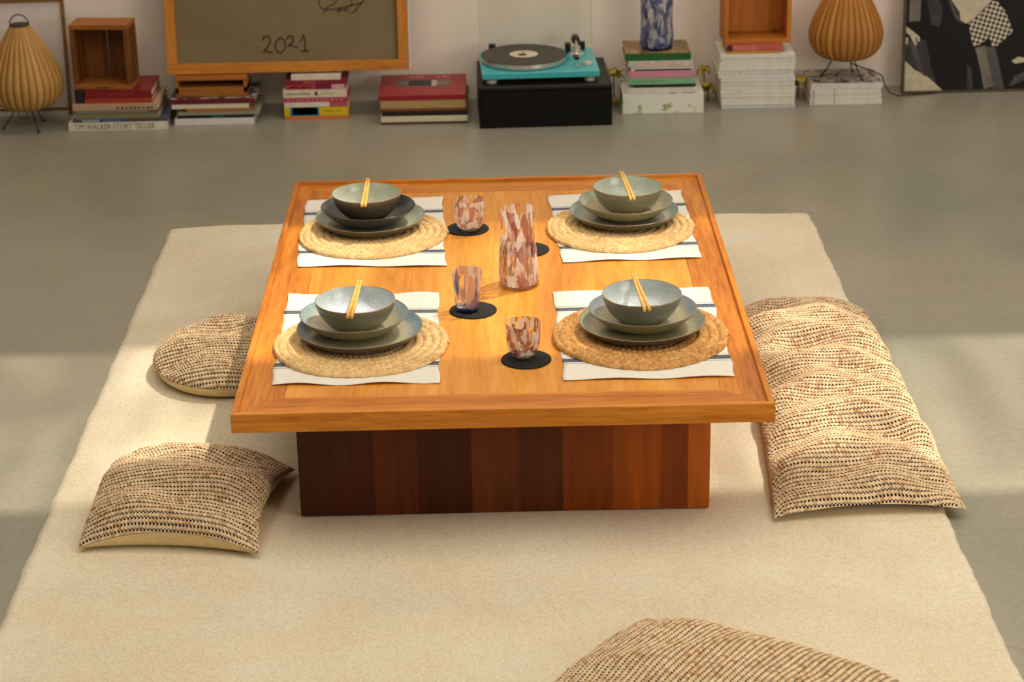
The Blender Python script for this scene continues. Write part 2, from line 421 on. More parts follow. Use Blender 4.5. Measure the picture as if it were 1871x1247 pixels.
jute(-0.318, 0.341, 0.1885, 10, J_light, 2, 'round pale braided jute mat under the dark bowl, back left place')
jute(0.304, 0.347, 0.188, 10, J_light, 3, 'round tan braided jute mat at the back right place')
jute(0.306, -0.395, 0.195, 8, J_dark, 4, 'round coarse browner jute mat at the front right place', amp=0.0062)
JZ = TZ + 0.0022 + 0.0112

# ------------------------------------------------------------------ stoneware
def glaze(name, R, inner, mid, rim, outer, lip=(150, 128, 98), zr=0.02):
    """Glaze that pools towards the rim: colour bands by radius, a brown lip lightened to paint in a rim highlight, darker outside."""
    t = NT(name); v = t.coords(); s = t.sep(v)
    r = t.math('SQRT', t.math('ADD', t.math('MULTIPLY', s[0], s[0]), t.math('MULTIPLY', s[1], s[1])))
    wob = t.math('MULTIPLY', t.math('SUBTRACT', t.noise(v, 16, 3), 0.5), 0.22)
    rn = t.math('ADD', t.math('DIVIDE', r, R), wob)
    inn = t.ramp(rn, [(0.3, lin(*inner)), (0.76, lin(*mid)), (0.95, lin(*rim)), (1.0, lin(*rim))])
    spk = t.noise(v, 260, 2, 0.6)
    inn = t.mix(0.35, inn, t.mix(1.0, inn, t.ramp(spk, [(0.32, (0.5, 0.46, 0.4, 1)), (0.6, (1.15, 1.15, 1.12, 1))]), 'MULTIPLY'))
    oc = t.mix(t.noise(v, 30, 3), lin(*outer), lin(*[int(q * 1.25) for q in outer]))
    g = t.node('ShaderNodeNewGeometry'); nz = t.sep(g.outputs['Normal'])[2]
    # object attribute 'inside' painted per vertex marks the inner face
    at = t.node('ShaderNodeAttribute', attribute_name='inside')
    c = t.mix(at.outputs['Fac'], oc, inn)
    lipf = t.math('GREATER_THAN', s[2], zr)
    c = t.mix(t.math('MULTIPLY', lipf, 0.75), c, lin(*lip))  # brown lip colour, lightened to stand in for the rim highlight
    t.base(c); t.bump(t.noise(v, 45, 3), 0.08, 0.003); return t.done(0.2, 0.6)

def dish(name, R, inner_prof, outer_prof, mat, loc, label, cat, group, seed, wob=0.004, rotz=0.0, tilt=(0, 0)):
    """inner_prof from centre out to the lip, outer_prof from lip in to the foot centre, radii as fractions of R."""
    rg = np.random.default_rng(seed); p = rg.uniform(0, 6, 4); seg = 96
    def sm(pr, k):
        pr = np.array(pr); t_ = np.linspace(0, len(pr) - 1, k); i = np.minimum(t_.astype(int), len(pr) - 2); f = (t_ - i)[:, None]
        P0 = pr[np.maximum(i - 1, 0)]; P1 = pr[i]; P2 = pr[i + 1]; P3 = pr[np.minimum(i + 2, len(pr) - 1)]
        return 0.5 * (2 * P1 + (P2 - P0) * f + (2 * P0 - 5 * P1 + 4 * P2 - P3) * f ** 2 + (3 * P1 - P0 - 3 * P2 + P3) * f ** 3)
    a = sm(inner_prof, 30); b = sm(outer_prof, 26); prof = np.vstack([a, b]); prof[:, 0] = np.maximum(prof[:, 0], 0.0005)
    th = np.linspace(0, 2 * PI, seg, endpoint=False)[None]
    rr_ = prof[:, 0:1] * R; zz = prof[:, 1:2] * np.ones_like(th)
    f = prof[:, 0:1] ** 2
    rad = rr_ * (1 + f * wob * (np.sin(2 * th + p[0]) + 0.7 * np.sin(3 * th + p[1])))
    zz = zz + f * wob * 0.13 * (np.sin(2 * th + p[2]) + 0.6 * np.sin(5 * th + p[3])) * (zz > 0.006)
    P = np.stack([rad * np.cos(th), rad * np.sin(th), zz], -1)
    me = grid_mesh(name, P[::-1].copy() if False else P, closed_u=True)
    at = me.attributes.new('inside', 'FLOAT', 'POINT')
    at.data.foreach_set('value', np.repeat(np.r_[np.ones(len(a)), np.zeros(len(b))], seg).astype(np.float32))
    ob = link(name, me, mat, smooth=True, loc=loc, rot=(tilt[0], tilt[1], rotz))
    return tag(ob, label, cat, group)
pl_in = [(0, .0045), (.35, .0045), (.70, .005), (.84, .0085), (.93, .0165), (.985, .0235), (1.0, .0250)]
pl_out = [(1.0, .0250), (1.008, .0235), (.96, .0150), (.88, .0060), (.74, .0015), (.66, .0), (.3, .0005), (0, .0005)]
pb_in = [(0, .0065), (.34, .0070), (.58, .0120), (.78, .0235), (.92, .0370), (.985, .0440), (1.0, .0450)]
pb_out = [(1.0, .0450), (1.010, .0435), (.95, .0350), (.80, .0190), (.60, .0070), (.50, .0025), (.47, .0), (.40, .0), (0, .0015)]
bw_in = [(0, .0070), (.28, .0080), (.56, .0150), (.79, .0300), (.92, .0480), (.985, .0670), (1.0, .0695)]
bw_out = [(1.0, .0695), (1.014, .0675), (.975, .0520), (.86, .0320), (.66, .0135), (.47, .0050), (.43, .0), (.34, .0), (0, .0020)]
settings = [
 # name, plate(c), pasta(c), bowl(c), palettes
 ('front left', (-.310, -.385), (-.322, -.372), (-.318, -.375)),
 ('front right', (.309, -.379), (.311, -.372), (.309, -.372)),
 ('back left', (-.325, .392), (-.330, .392), (-.333, .398)),
 ('back right', (.318, .398), (.322, .400), (.327, .408)),
]
pal_plate = {'front left': ((190, 182, 146), (192, 184, 152), (120, 156, 176), (54, 52, 44)),
             'front right': ((176, 166, 122), (184, 174, 134), (160, 168, 150), (48, 48, 38)),
             'back left': ((166, 164, 142), (182, 184, 162), (168, 180, 164), (60, 58, 46)),
             'back right': ((158, 156, 140), (178, 182, 164), (146, 170, 168), (60, 62, 54))}
pal_pasta = {'front left': ((156, 152, 134), (200, 188, 150), (136, 164, 172), (112, 98, 62)),
             'front right': ((150, 150, 138), (198, 188, 150), (132, 144, 158), (108, 100, 64)),
             'back left': ((50, 44, 40), (42, 38, 38), (44, 62, 64), (46, 36, 28)),
             'back right': ((166, 162, 140), (204, 188, 146), (152, 162, 146), (136, 120, 78))}
pal_bowl = {'front left': ((220, 222, 236), (208, 214, 228), (176, 186, 184), (102, 96, 74)),
            'front right': ((208, 216, 222), (196, 206, 210), (170, 178, 176), (100, 100, 82)),
            'back left': ((202, 208, 196), (192, 198, 186), (176, 182, 162), (86, 76, 60)),
            'back right': ((204, 210, 202), (192, 200, 190), (176, 184, 168), (110, 106, 84))}
lab_plate = 'flat grey-green dinner plate, lowest of the {} dish stack'
RIMZ = {}
for k, (nm, pc, sc_, bc) in enumerate(settings):
    z = JZ + 0.0003
    tw = nm.replace(' ', '_')
    extra = {'front left': ', bluish right edge', 'front right': ', browner mat', 'back left': ', under the black dish', 'back right': ''}[nm]
    dish('dinner_plate', .1365, pl_in, pl_out, glaze('plate_glaze_' + tw, .1365, *pal_plate[nm], zr=.0238), (*pc, z), lab_plate.format(nm) + extra, 'plate', 'stoneware dinner plates', 10 + k)
    z += 0.0052
    lb = {'front left': 'shallow grey stoneware dish, middle of the front left stack', 'front right': 'shallow grey-green stoneware dish with blue rim, middle of the front right stack',
          'back left': 'near-black glazed shallow dish, middle of the back left stack', 'back right': 'shallow olive-beige stoneware dish, middle of the back right stack'}[nm]
    dish('shallow_dish', .1175, pb_in, pb_out, glaze('dish_glaze_' + tw, .1175, *pal_pasta[nm], lip=(60, 48, 40) if nm == 'back left' else (128, 116, 96), zr=.0437), (*sc_, z), lb, 'dish', 'shallow stoneware dishes', 20 + k)
    z += 0.0084
    lb = {'front left': 'pale blue stoneware bowl on top of the front left stack', 'front right': 'blue-grey stoneware bowl on top of the front right stack',
          'back left': 'grey-green bowl with dark outside resting in the near-black dish', 'back right': 'grey-green bowl on top of the back right stack'}[nm]
    dish('rice_bowl', .0862, bw_in, bw_out, glaze('bowl_glaze_' + tw, .0862, *pal_bowl[nm], lip=(156, 128, 96), zr=.0680), (*bc, z), lb, 'bowl', 'stoneware bowls', 30 + k)
    RIMZ[nm] = z + .0700

# chopsticks ------------------------------------------------------
bamboo = wood('bamboo', 'y', (196, 138, 56), (226, 172, 84), (240, 192, 108), rough=0.5, scale=3, blotch=0.1)
def chopstick(x0, y0, x1, y1, z, label, grp, z2=None):
    L = math.hypot(x1 - x0, y1 - y0); a = math.atan2(-(x1 - x0), y1 - y0)
    pr = []; n = 8; V = []; Fc = []
    for i in range(n):
        t = i / (n - 1); hw = (0.0036 + (0.0023 - 0.0036) * t) * (0.8 if i in (0, n - 1) else 1)
        y = L * t + (0.0012 if i == 0 else 0) * 0
        b = hw * 0.35
        ring = [(-hw + b, -hw), (hw - b, -hw), (hw, -hw + b), (hw, hw - b), (hw - b, hw), (-hw + b, hw), (-hw, hw - b), (-hw, -hw + b)]
        yy = [0, 0.0015][min(i, 1)] if i < 2 else L * t
        V += [(p[0], yy, p[1] + 0.0036) for p in ring]
    for i in range(n - 1):
        for k in range(8): Fc.append((i * 8 + k, i * 8 + (k + 1) % 8, (i + 1) * 8 + (k + 1) % 8, (i + 1) * 8 + k))
    Fc += [tuple(range(8))[::-1], tuple((n - 1) * 8 + k for k in range(8))]
    ob = MB().add(V, Fc).build('chopstick', bamboo, None, loc=(x0, y0, z), rot=(0.0, 0, a))
    return tag(ob, label, 'chopstick', grp)
CH = {'front left': ((-.322, -.500, -.312, -.268), 'pale blue bowl, front left'),
      'front right': ((.312, -.497, .297, -.262), 'blue-grey bowl, front right'),
      'back left': ((-.333, .270, -.333, .500), 'bowl in the near-black dish, back left'),
      'back right': ((.331, .278, .317, .515), 'grey-green bowl, back right')}
for nm, ((x0, y0, x1, y1), where) in CH.items():
    z = RIMZ[nm] + 0.0012
    sp0, sp1 = (0.0085, 0.0058) if nm != 'front right' else (0.0105, 0.0050)
    chopstick(x0 - sp0 / 2, y0, x1 - sp1 / 2, y1, z, 'left bamboo chopstick of the pair laid across the ' + where, 'bamboo chopsticks')
    chopstick(x0 + sp0 / 2, y0 + (0.004 if nm == 'front right' else 0), x1 + sp1 / 2, y1 - 0.004, z, 'right bamboo chopstick of the pair laid across the ' + where, 'bamboo chopsticks')

# ------------------------------------------------------------------ coasters
M_black = NT('black_cord'); _v = M_black.coords(); M_black.base(M_black.ramp(M_black.noise(_v, 200, 3), [(0.3, lin(7, 6, 6)), (0.7, lin(24, 22, 18))]))
M_black = M_black.done(0.7, 0.35)
def coaster(cx, cy, label, R=0.0535):
    nr, nt = 56, 200
    r = np.linspace(0.02, 1, nr)[:, None] * np.ones((1, nt)); th = np.ones((nr, 1)) * np.linspace(0, 2 * PI, nt, endpoint=False)[None]
    ph = r * 7; fr = ph - np.floor(ph); k = np.floor(ph)
    z = 0.003 + 0.0016 * np.sqrt(np.clip(1 - (2 * fr - 1) ** 2, 0, 1)) * (0.45 + 0.55 * np.sin(th * np.maximum(6, np.round(k * 7)) + k))
    z[-1] = 0.001
    Rr = R * (1 + 0.008 * np.sin(th * 4) + 0.012 * np.sin(th * 48) * (r > .95))
    P = np.stack([Rr * r * np.cos(th), Rr * r * np.sin(th), z], -1)
    b = P[-1:].copy(); b[..., 2] = 0; b2 = b.copy(); b2[..., :2] *= .02
    me = grid_mesh('coaster', np.concatenate([b2, b, P[::-1]], 0)[::-1], closed_u=True)
    return tag(link('coaster', me, M_black, smooth=True, loc=(cx, cy, TZ + 0.0003)), label, 'coaster', 'black crocheted coasters')
coaster(-.080, .375, 'black crocheted coaster under the tumbler between the two back placemats')
coaster(-.063, -.208, 'black crocheted coaster under the tall blue-based glass')
coaster(.052, -.512, 'black crocheted coaster under the front red-speckled tumbler')
coaster(.068, .205, 'empty black crocheted coaster half hidden behind the speckled glass jug')
CZ = TZ + 0.0003 + 0.0050

# ------------------------------------------------------------------ speckled glass
def speckle(name, cols, scale, stretch, cover, clear=(0.97, 0.95, 0.93), clear_below=None, twist=0.0, base_tint=None):
    """Clear blown glass (thin wall) with fused chips of colour."""
    t = NT(name); v = t.coords(scale=(1, 1, stretch), rot=(0, twist, 0))
    nv = t.node('ShaderNodeTexNoise'); t.link(v, nv.inputs['Vector']); nv.inputs['Scale'].default_value = scale * 0.7; nv.inputs['Detail'].default_value = 2
    wv = t.node('ShaderNodeVectorMath', operation='MULTIPLY_ADD'); t.link(nv.outputs['Color'], wv.inputs[0]); wv.inputs[1].default_value = (0.02,) * 3; t.link(v, wv.inputs[2])
    vo = t.node('ShaderNodeTexVoronoi'); t.link(wv.outputs[0], vo.inputs['Vector']); vo.inputs['Scale'].default_value = scale
    s = t.sep(vo.outputs['Color'])
    col = t.ramp(s[0], [(i / len(cols), lin(*q)) for i, q in enumerate(cols)], 'CONSTANT')
    mask = t.math('MULTIPLY', t.math('LESS_THAN', s[1], cover), t.ramp(vo.outputs['Distance'], [(0.52, (1, 1, 1, 1)), (0.80, (0, 0, 0, 1))]))
    mask = t.math('MULTIPLY', mask, 0.84)
    tr = t.node('ShaderNodeBsdfTransparent'); tr.inputs[0].default_value = (*clear, 1)
    if base_tint:
        zc = t.sep(t.coords())[2]
        t.link(t.mix(t.math('LESS_THAN', zc, base_tint[1]), (*clear, 1), lin(*base_tint[0])), tr.inputs[0])
    gl = t.node('ShaderNodeBsdfGlossy'); gl.inputs['Roughness'].default_value = 0.04
    fw_ = t.node('ShaderNodeLayerWeight'); fw_.inputs['Blend'].default_value = 0.12; fr = t.node('ShaderNodeMath', operation='MULTIPLY'); t.link(fw_.outputs['Facing'], fr.inputs[0]); fr.inputs[1].default_value = 0.55
    g1 = t.node('ShaderNodeMixShader'); t.link(fr.outputs[0], g1.inputs[0]); t.link(tr.outputs[0], g1.inputs[1]); t.link(gl.outputs[0], g1.inputs[2])
    di = t.node('ShaderNodeBsdfDiffuse'); t.link(col, di.inputs[0])
    tl = t.node('ShaderNodeBsdfTranslucent'); t.link(col, tl.inputs[0])
    dm = t.node('ShaderNodeMixShader'); dm.inputs[0].default_value = 0.4; t.link(di.outputs[0], dm.inputs[1]); t.link(tl.outputs[0], dm.inputs[2])
    d2 = t.node('ShaderNodeMixShader'); t.link(fr.outputs[0], d2.inputs[0]); t.link(dm.outputs[0], d2.inputs[1]); t.link(gl.outputs[0], d2.inputs[2])
    fin = t.node('ShaderNodeMixShader'); t.link(mask, fin.inputs[0]); t.link(g1.outputs[0], fin.inputs[1]); t.link(d2.outputs[0], fin.inputs[2])
    t.link(fin.outputs[0], t.out.inputs[0]); return t.m
G_brown = speckle('brown_white_chips', [(240, 228, 220), (188, 122, 100), (248, 242, 236), (160, 98, 84), (214, 160, 136), (252, 248, 244), (196, 142, 126)], 100, 0.26, 0.95)
G_pink = speckle('pink_white_chips', [(236, 220, 212), (196, 140, 118), (240, 230, 224), (176, 122, 108), (232, 214, 206)], 96, 0.5, 0.93)
G_red = speckle('red_white_chips', [(236, 224, 218), (140, 66, 58), (242, 232, 226), (190, 124, 100), (228, 212, 206), (118, 56, 56)], 96, 0.5, 0.96)
G_blue = speckle('clear_blue_streaks', [(214, 204, 208), (84, 84, 130), (214, 164, 132), (150, 120, 140), (226, 216, 214)], 76, 0.26, 0.85, clear=(0.95, 0.93, 0.94), twist=0.45)
def thin_glass(name, tint, kk=0.45):
    t = NT(name); tr = t.node('ShaderNodeBsdfTransparent'); tr.inputs[0].default_value = (*tint, 1)
    gl = t.node('ShaderNodeBsdfGlossy'); gl.inputs['Roughness'].default_value = .05
    fw_ = t.node('ShaderNodeLayerWeight'); fw_.inputs['Blend'].default_value = .3; k = t.math('MULTIPLY', fw_.outputs['Facing'], kk)
    mx = t.node('ShaderNodeMixShader'); t.link(k, mx.inputs[0]); t.link(tr.outputs[0], mx.inputs[1]); t.link(gl.outputs[0], mx.inputs[2]); t.link(mx.outputs[0], t.out.inputs[0]); return t.m
G_clear = thin_glass('clear_glass', (.90, .87, .80))
G_handle = thin_glass('handle_glass', (.80, .74, .62), 1.2)
G_cobalt = thin_glass('cobalt_glass', (.22, .27, .62))

def vessel(name, prof, mat, loc, label, cat, foot_mat, foot, seed, lump=0.03, seg=72, squar=0.0, shear=(0, 0), group=None):
    e = empty(name, loc, (0, 0, seed * 0.7), label=label, cat=cat, group=group)
    p = np.random.default_rng(seed).uniform(0, 6, 4)
    pr = []
    for i in range(len(prof) - 1):
        for k in range(5): t = k / 5; pr.append((prof[i][0] * (1 - t) + prof[i + 1][0] * t, prof[i][1] * (1 - t) + prof[i + 1][1] * t))
    pr.append(prof[-1])
    Ht = prof[-1][1]
    def fn(r, z, th):
        g = 1 + lump * math.sin(2 * th + p[0] + z * 12) * (z / Ht) + lump * 0.6 * math.sin(3 * th + p[1] - z * 20) + squar * math.cos(4 * th + 0.5 + z * 5)
        w = z + (0.0015 * math.sin(2 * th + p[2]) if z > Ht * .97 else 0)
        return r * g, w
    mb = MB(); V0 = []
    mb.lathe([(0.001, pr[0][1])] + pr, seg, fn=fn)
    mb.f = [f for f in mb.f if len(f) == 4]; mb.mi = [0] * len(mb.f)
    ob = mb.build('body', mat, e, smooth=True)
    r0, h0 = foot
    MB().lathe([(0.001, 0.0), (r0 * .8, 0.0), (r0, 0.002), (r0, h0 - .001), (r0 * .8, h0), (0.001, h0)], seg, fn=lambda r, z, th: (r * (1 + 0.5 * lump * math.sin(3 * th + p[1])), z)).build('foot', foot_mat, e, smooth=True)
    return e
vessel('tumbler', [(.027, .0072), (.0315, .012), (.0355, .025), (.0372, .045), (.0375, .062), (.0355, .080)], G_pink, (-.074, .360, CZ + .0006),
       'round-bellied pink and white flecked glass tumbler at the back of the table', 'glass', G_clear, (.026, .0068), 1, group='flecked glass tumblers')
vessel('tumbler', [(.0255, .0092), (.0275, .020), (.0298, .045), (.0318, .07), (.0342, .094)], G_blue, (-.0755, -.212, CZ + .0006),
       'tall straight glass tumbler with blue base and pale streaks, left of the jug', 'glass', G_cobalt, (.025, .0088), 2, group='flecked glass tumblers')
vessel('tumbler', [(.026, .0072), (.0305, .012), (.0350, .028), (.0372, .050), (.0385, .076)], G_red, (.046, -.500, CZ + .0006),
       'short dark red and white flecked glass tumbler at the front of the table', 'glass', G_clear, (.025, .0068), 3, group='flecked glass tumblers')
jug = vessel('glass_jug', [(.0455, .0092), (.0470, .02), (.0465, .05), (.0445, .085), (.0410, .11), (.0385, .13), (.0385, .16), (.0395, .188)], G_brown, (.043, -.042, TZ + .0005),
       'tall brown and white flecked glass jug standing in the middle of the table', 'jug', G_clear, (.047, .0088), 4, lump=0.03, squar=0.025)
MB().tube([(-.022, -.040, .125), (-.030, -.052, .128), (-.036, -.062, .118), (-.036, -.064, .095), (-.030, -.064, .07), (-.022, -.060, .05), (-.016, -.048, .044)],
          [.006, .0055, .005, .005, .005, .0055, .007], 12).build('handle', G_handle, jug, smooth=True, rot=(0, 0, -2.8))

# ------------------------------------------------------------------ cushions
def weave_mat(name, rp, cp, sym=False, black=1.0):
    t = NT(name); tc = t.node('ShaderNodeTexCoord'); uv = tc.outputs['UV']; s = t.sep(uv)
    jit = t.math('MULTIPLY', t.math('SUBTRACT', t.noise(uv, 60, 2), 0.5), 0.5)
    rw = t.math('DIVIDE', s[1], rp); row = t.math('FLOOR', rw); fr = t.math('FRACT', rw)
    cw = t.math('ADD', t.math('DIVIDE', s[0], cp), t.math('MULTIPLY', t.math('SINE', t.math('MULTIPLY', row, 1.9)), 0.33)); fc = t.math('FRACT', t.math('ADD', cw, t.math('MULTIPLY', jit, 0.5)))
    dv = t.math('ABSOLUTE', t.math('SUBTRACT', fr, 0.5))
    if sym: gap = t.math('GREATER_THAN', t.math('ADD', dv, t.math('MULTIPLY', jit, 0.12)), 0.305)
    else: gap = t.math('MAXIMUM', t.math('GREATER_THAN', t.math('ADD', fr, t.math('MULTIPLY', jit, 0.12)), 0.635), t.math('LESS_THAN', fr, 0.14))
    dot = t.math('GREATER_THAN', t.math('ABSOLUTE', t.math('SUBTRACT', fc, 0.5)), 0.225)
    mask = t.math('MULTIPLY', t.math('MULTIPLY', gap, dot), black)
    # yarn: every stitch has its own shade
    cell = t.node('ShaderNodeCombineXYZ'); t.link(t.math('FLOOR', cw), cell.inputs[0]); t.link(row, cell.inputs[1])
    wn = t.node('ShaderNodeTexWhiteNoise', noise_dimensions='2D'); t.link(cell.outputs[0], wn.inputs[0])
    c = t.ramp(wn.outputs[0], [(0.0, lin(200, 166, 128)), (0.3, lin(222, 192, 152)), (0.7, lin(228, 204, 166)), (0.9, lin(206, 172, 134)), (1.0, lin(188, 136, 88))])
    c = t.mix(t.math('MULTIPLY', t.ramp(t.noise(uv, 9, 3), [(0.5, (0, 0, 0, 1)), (0.7, (1, 1, 1, 1))]), 0.35), c, lin(196, 156, 112))
    t.base(t.mix(mask, c, lin(26, 20, 20))); t.bump(t.noise(t.coords(), 420, 3), 0.5, 0.0015)
    return t.done(0.9, 0.15)
M_under = plain('cream_canvas', (232, 208, 158), 0.9, 0.1, var=0.04, scale=60)

def cushion(cornersB, nu, nv, rp, cp, Hm, label, seam=(0.012, 0.035), pinch=(0.06, 0.06, 0.06, 0.06), und=0.0, round_=False, seed=0, rows='u', dents=(), pw=(2.4, 0.62), name='floor_cushion', droop=0.0, extra=None, off=RUG):
    """Corners: front-left, front-right, back-right, back-left in metres."""
    A, B, C2, D = [np.array(q, float) for q in cornersB]
    cen = (A + B + C2 + D) / 4
    u, v = np.meshgrid(np.linspace(-1, 1, nu), np.linspace(-1, 1, nv))
    if round_:
        uu_ = u * np.sqrt(1 - v * v / 2); vv_ = v * np.sqrt(1 - u * u / 2)
        rr2 = np.clip(np.sqrt(uu_ ** 2 + vv_ ** 2), 0, 1); e_u, e_v = uu_, vv_
        edge = rr2
    else:
        pf, pr_, pb, plf = pinch
        su = np.where(u < 0, plf, pr_); sv = np.where(v < 0, pf, pb)
        e_u = u * (1 - su * (1 - v * v)); e_v = v * (1 - sv * (1 - u * u))
        edge = np.maximum(np.abs(u), np.abs(v))
    W_ = lambda a, b, q: a[None, None] * 0
    a_, b_ = (e_u + 1) / 2, (e_v + 1) / 2
    P2 = A * ((1 - a_) * (1 - b_))[..., None] + B * (a_ * (1 - b_))[..., None] + C2 * (a_ * b_)[..., None] + D * ((1 - a_) * b_)[..., None] - cen
    Lx = np.linalg.norm(B - A); Ly = np.linalg.norm(D - A)
    p, q = pw
    if round_: dome = (1 - np.clip(rr2, 0, 1) ** p) ** q
    else: dome = ((1 - np.abs(u) ** p) * (1 - np.abs(v) ** p)) ** q
    if round_: zs = np.full_like(u, seam[1])
    else:
        mid = np.where(np.abs(v) > np.abs(u), 1 - u * u, 1 - v * v); zs = seam[0] + (seam[1] - seam[0]) * mid
    rg = np.random.default_rng(seed); ph = rg.uniform(0, 6, 8)
    X, Y = P2[..., 0], P2[..., 1]
    un = und * (np.sin(Y * 38 + 1.3 * np.sin(X * 16 + ph[0]) + ph[1]) * 0.6 + 0.5 * np.sin(X * 30 + ph[2]) * np.sin(Y * 19 + ph[3]) + 0.35 * np.sin(X * 12 + Y * 24 + ph[4]))
    z = zs + Hm * dome + un * np.clip(dome * 2.2, 0, 1)
    for (dx, dy, dr, dd, ax) in dents:
        z = z - dd * np.exp(-(((X - dx) / (dr * ax)) ** 2 + ((Y - dy) / dr) ** 2)) * np.clip(dome * 2.5, 0, 1)
    if extra is not None: z = extra(u, v, X, Y, z, dome)
    P = np.stack([X, Y, z], -1)
    # the weave follows the cloth: arc lengths measured over the bulging surface
    ds = np.linalg.norm(np.diff(P, axis=1), axis=-1); dt = np.linalg.norm(np.diff(P, axis=0), axis=-1)
    s_ = np.concatenate([np.zeros((nv, 1)), np.cumsum(ds, 1)], 1); t_ = np.concatenate([np.zeros((1, nu)), np.cumsum(dt, 0)], 0)
    s_ = s_ - s_[:, nu // 2:nu // 2 + 1] + 1.0; t_ = t_ - t_[nv // 2:nv // 2 + 1] + 1.0
    # cords: displace along the normal
    du = np.gradient(P, axis=1); dvv = np.gradient(P, axis=0); N = np.cross(du, dvv); N /= np.linalg.norm(N, axis=-1, keepdims=True) + 1e-9
    if rows == 'v': s_, t_ = t_, s_
    fr = t_ / rp - np.floor(t_ / rp); row = np.floor(t_ / rp)
    cord = np.sqrt(np.clip(1 - (2 * fr - 1) ** 2, 0, 1)); fc = s_ / cp + np.sin(row * 1.9) * 0.33
    st = 0.5 + 0.5 * np.sqrt(np.abs(np.sin(PI * fc + PI / 2)))
    jitter = 1 + 0.25 * np.sin(s_ * 47 + row * 1.7) * np.sin(row * 2.3)
    P = P + N * ((cord * st * jitter - 0.5) * (0.0056 if rows == 'v' else 0.0056))[..., None] * np.clip((1 - edge) * 30, 0.15, 1)[..., None]
    root = empty(name, (cen[0], cen[1], off), label=label, cat='cushion')
    me = grid_mesh('woven_cover', P, np.stack([s_, t_], -1)); link('woven_cover', me, weave_mat('woven_' + str(seed), rp, cp, rows == 'v'), root, True)
    k = 3
    zs2 = zs if extra is None else P[..., 2] * 0 + zs
    zb = np.where(edge > 0.999, z, zs * edge ** 22); zb = np.maximum(zb, 0.0004)
    Pb = np.stack([X * (1 - 0.012 * (edge < .999)), Y * (1 - 0.012 * (edge < .999)), zb], -1)
    Pb[..., 2] = np.where(edge > 0.999, P[..., 2] - 0.001, Pb[..., 2])
    iu = np.unique(np.r_[np.arange(0, nu, k), nu - 1]); iv = np.unique(np.r_[np.arange(0, nv, k), nv - 1])
    Pb = Pb[np.ix_(iv, iu)]
    link('underside', grid_mesh('underside', Pb[:, ::-1].copy()), M_under, root, True)['label'] = 'plain cream cotton underside'
    return root
# square one, front left
cushion([(-.882, -.800), (-.505, -.845), (-.462, -.440), (-.870, -.385)], 300, 260, .0122, .0078, .060,
        'square tweedy floor cushion at the near left corner of the table', seam=(0.012, 0.046), pinch=(0.085, 0.11, -0.05, 0.03), und=0.010, seed=3,
        dents=((-.01, .04, .05, .012, 1.6), (.09, .07, .04, .010, 1.5)), pw=(2.6, .62))
# round one, back left
cushion([(-.868, -.022), (-.470, -.022), (-.470, .420), (-.868, .420)], 290, 260, .0122, .0078, .050,
        'round tweedy floor cushion half under the left edge of the table', seam=(0.034, 0.034), round_=True, und=0.011, seed=4, dents=((.02, .09, .05, .012, 1.6),), pw=(2.6, .6))
# long one, right
def long_extra(u, v, X, Y, z, dome):
    return z + 0.010 * np.exp(-((v - 0.05) / 0.05) ** 2) * dome * (u > -2)
cushion([(.563, -.728), (.972, -.708), (.955, .485), (.600, .485)], 300, 620, .0128, .0080, .066,
        'long tweedy floor cushion lying along the right side of the table', seam=(0.010, 0.026), pinch=(0.02, 0.05, -0.02, 0.07), und=0.015, seed=5,
        dents=((.17, -.055, .012, .022, 7), (-.05, .2, .05, .01, 1.6)), pw=(3.2, .6))
# near one, bottom of frame
a = math.radians(-33); cx0, cy0 = .262, -1.165
ex = np.array([math.cos(a), math.sin(a)]); ey = np.array([-math.sin(a), math.cos(a)])
BL = np.array([cx0, cy0]); Lw = .60
cushion([BL - ey * Lw, BL - ey * Lw + ex * Lw, BL + ex * Lw, BL], 400, 300, .0115, .0080, .075,
        'tweedy floor cushion lying askew on the rug nearest the viewer', seam=(0.02, 0.035), pinch=(0.03, 0.03, -0.03, -0.03), und=0.004, seed=6, rows='v', pw=(3.0, .6))

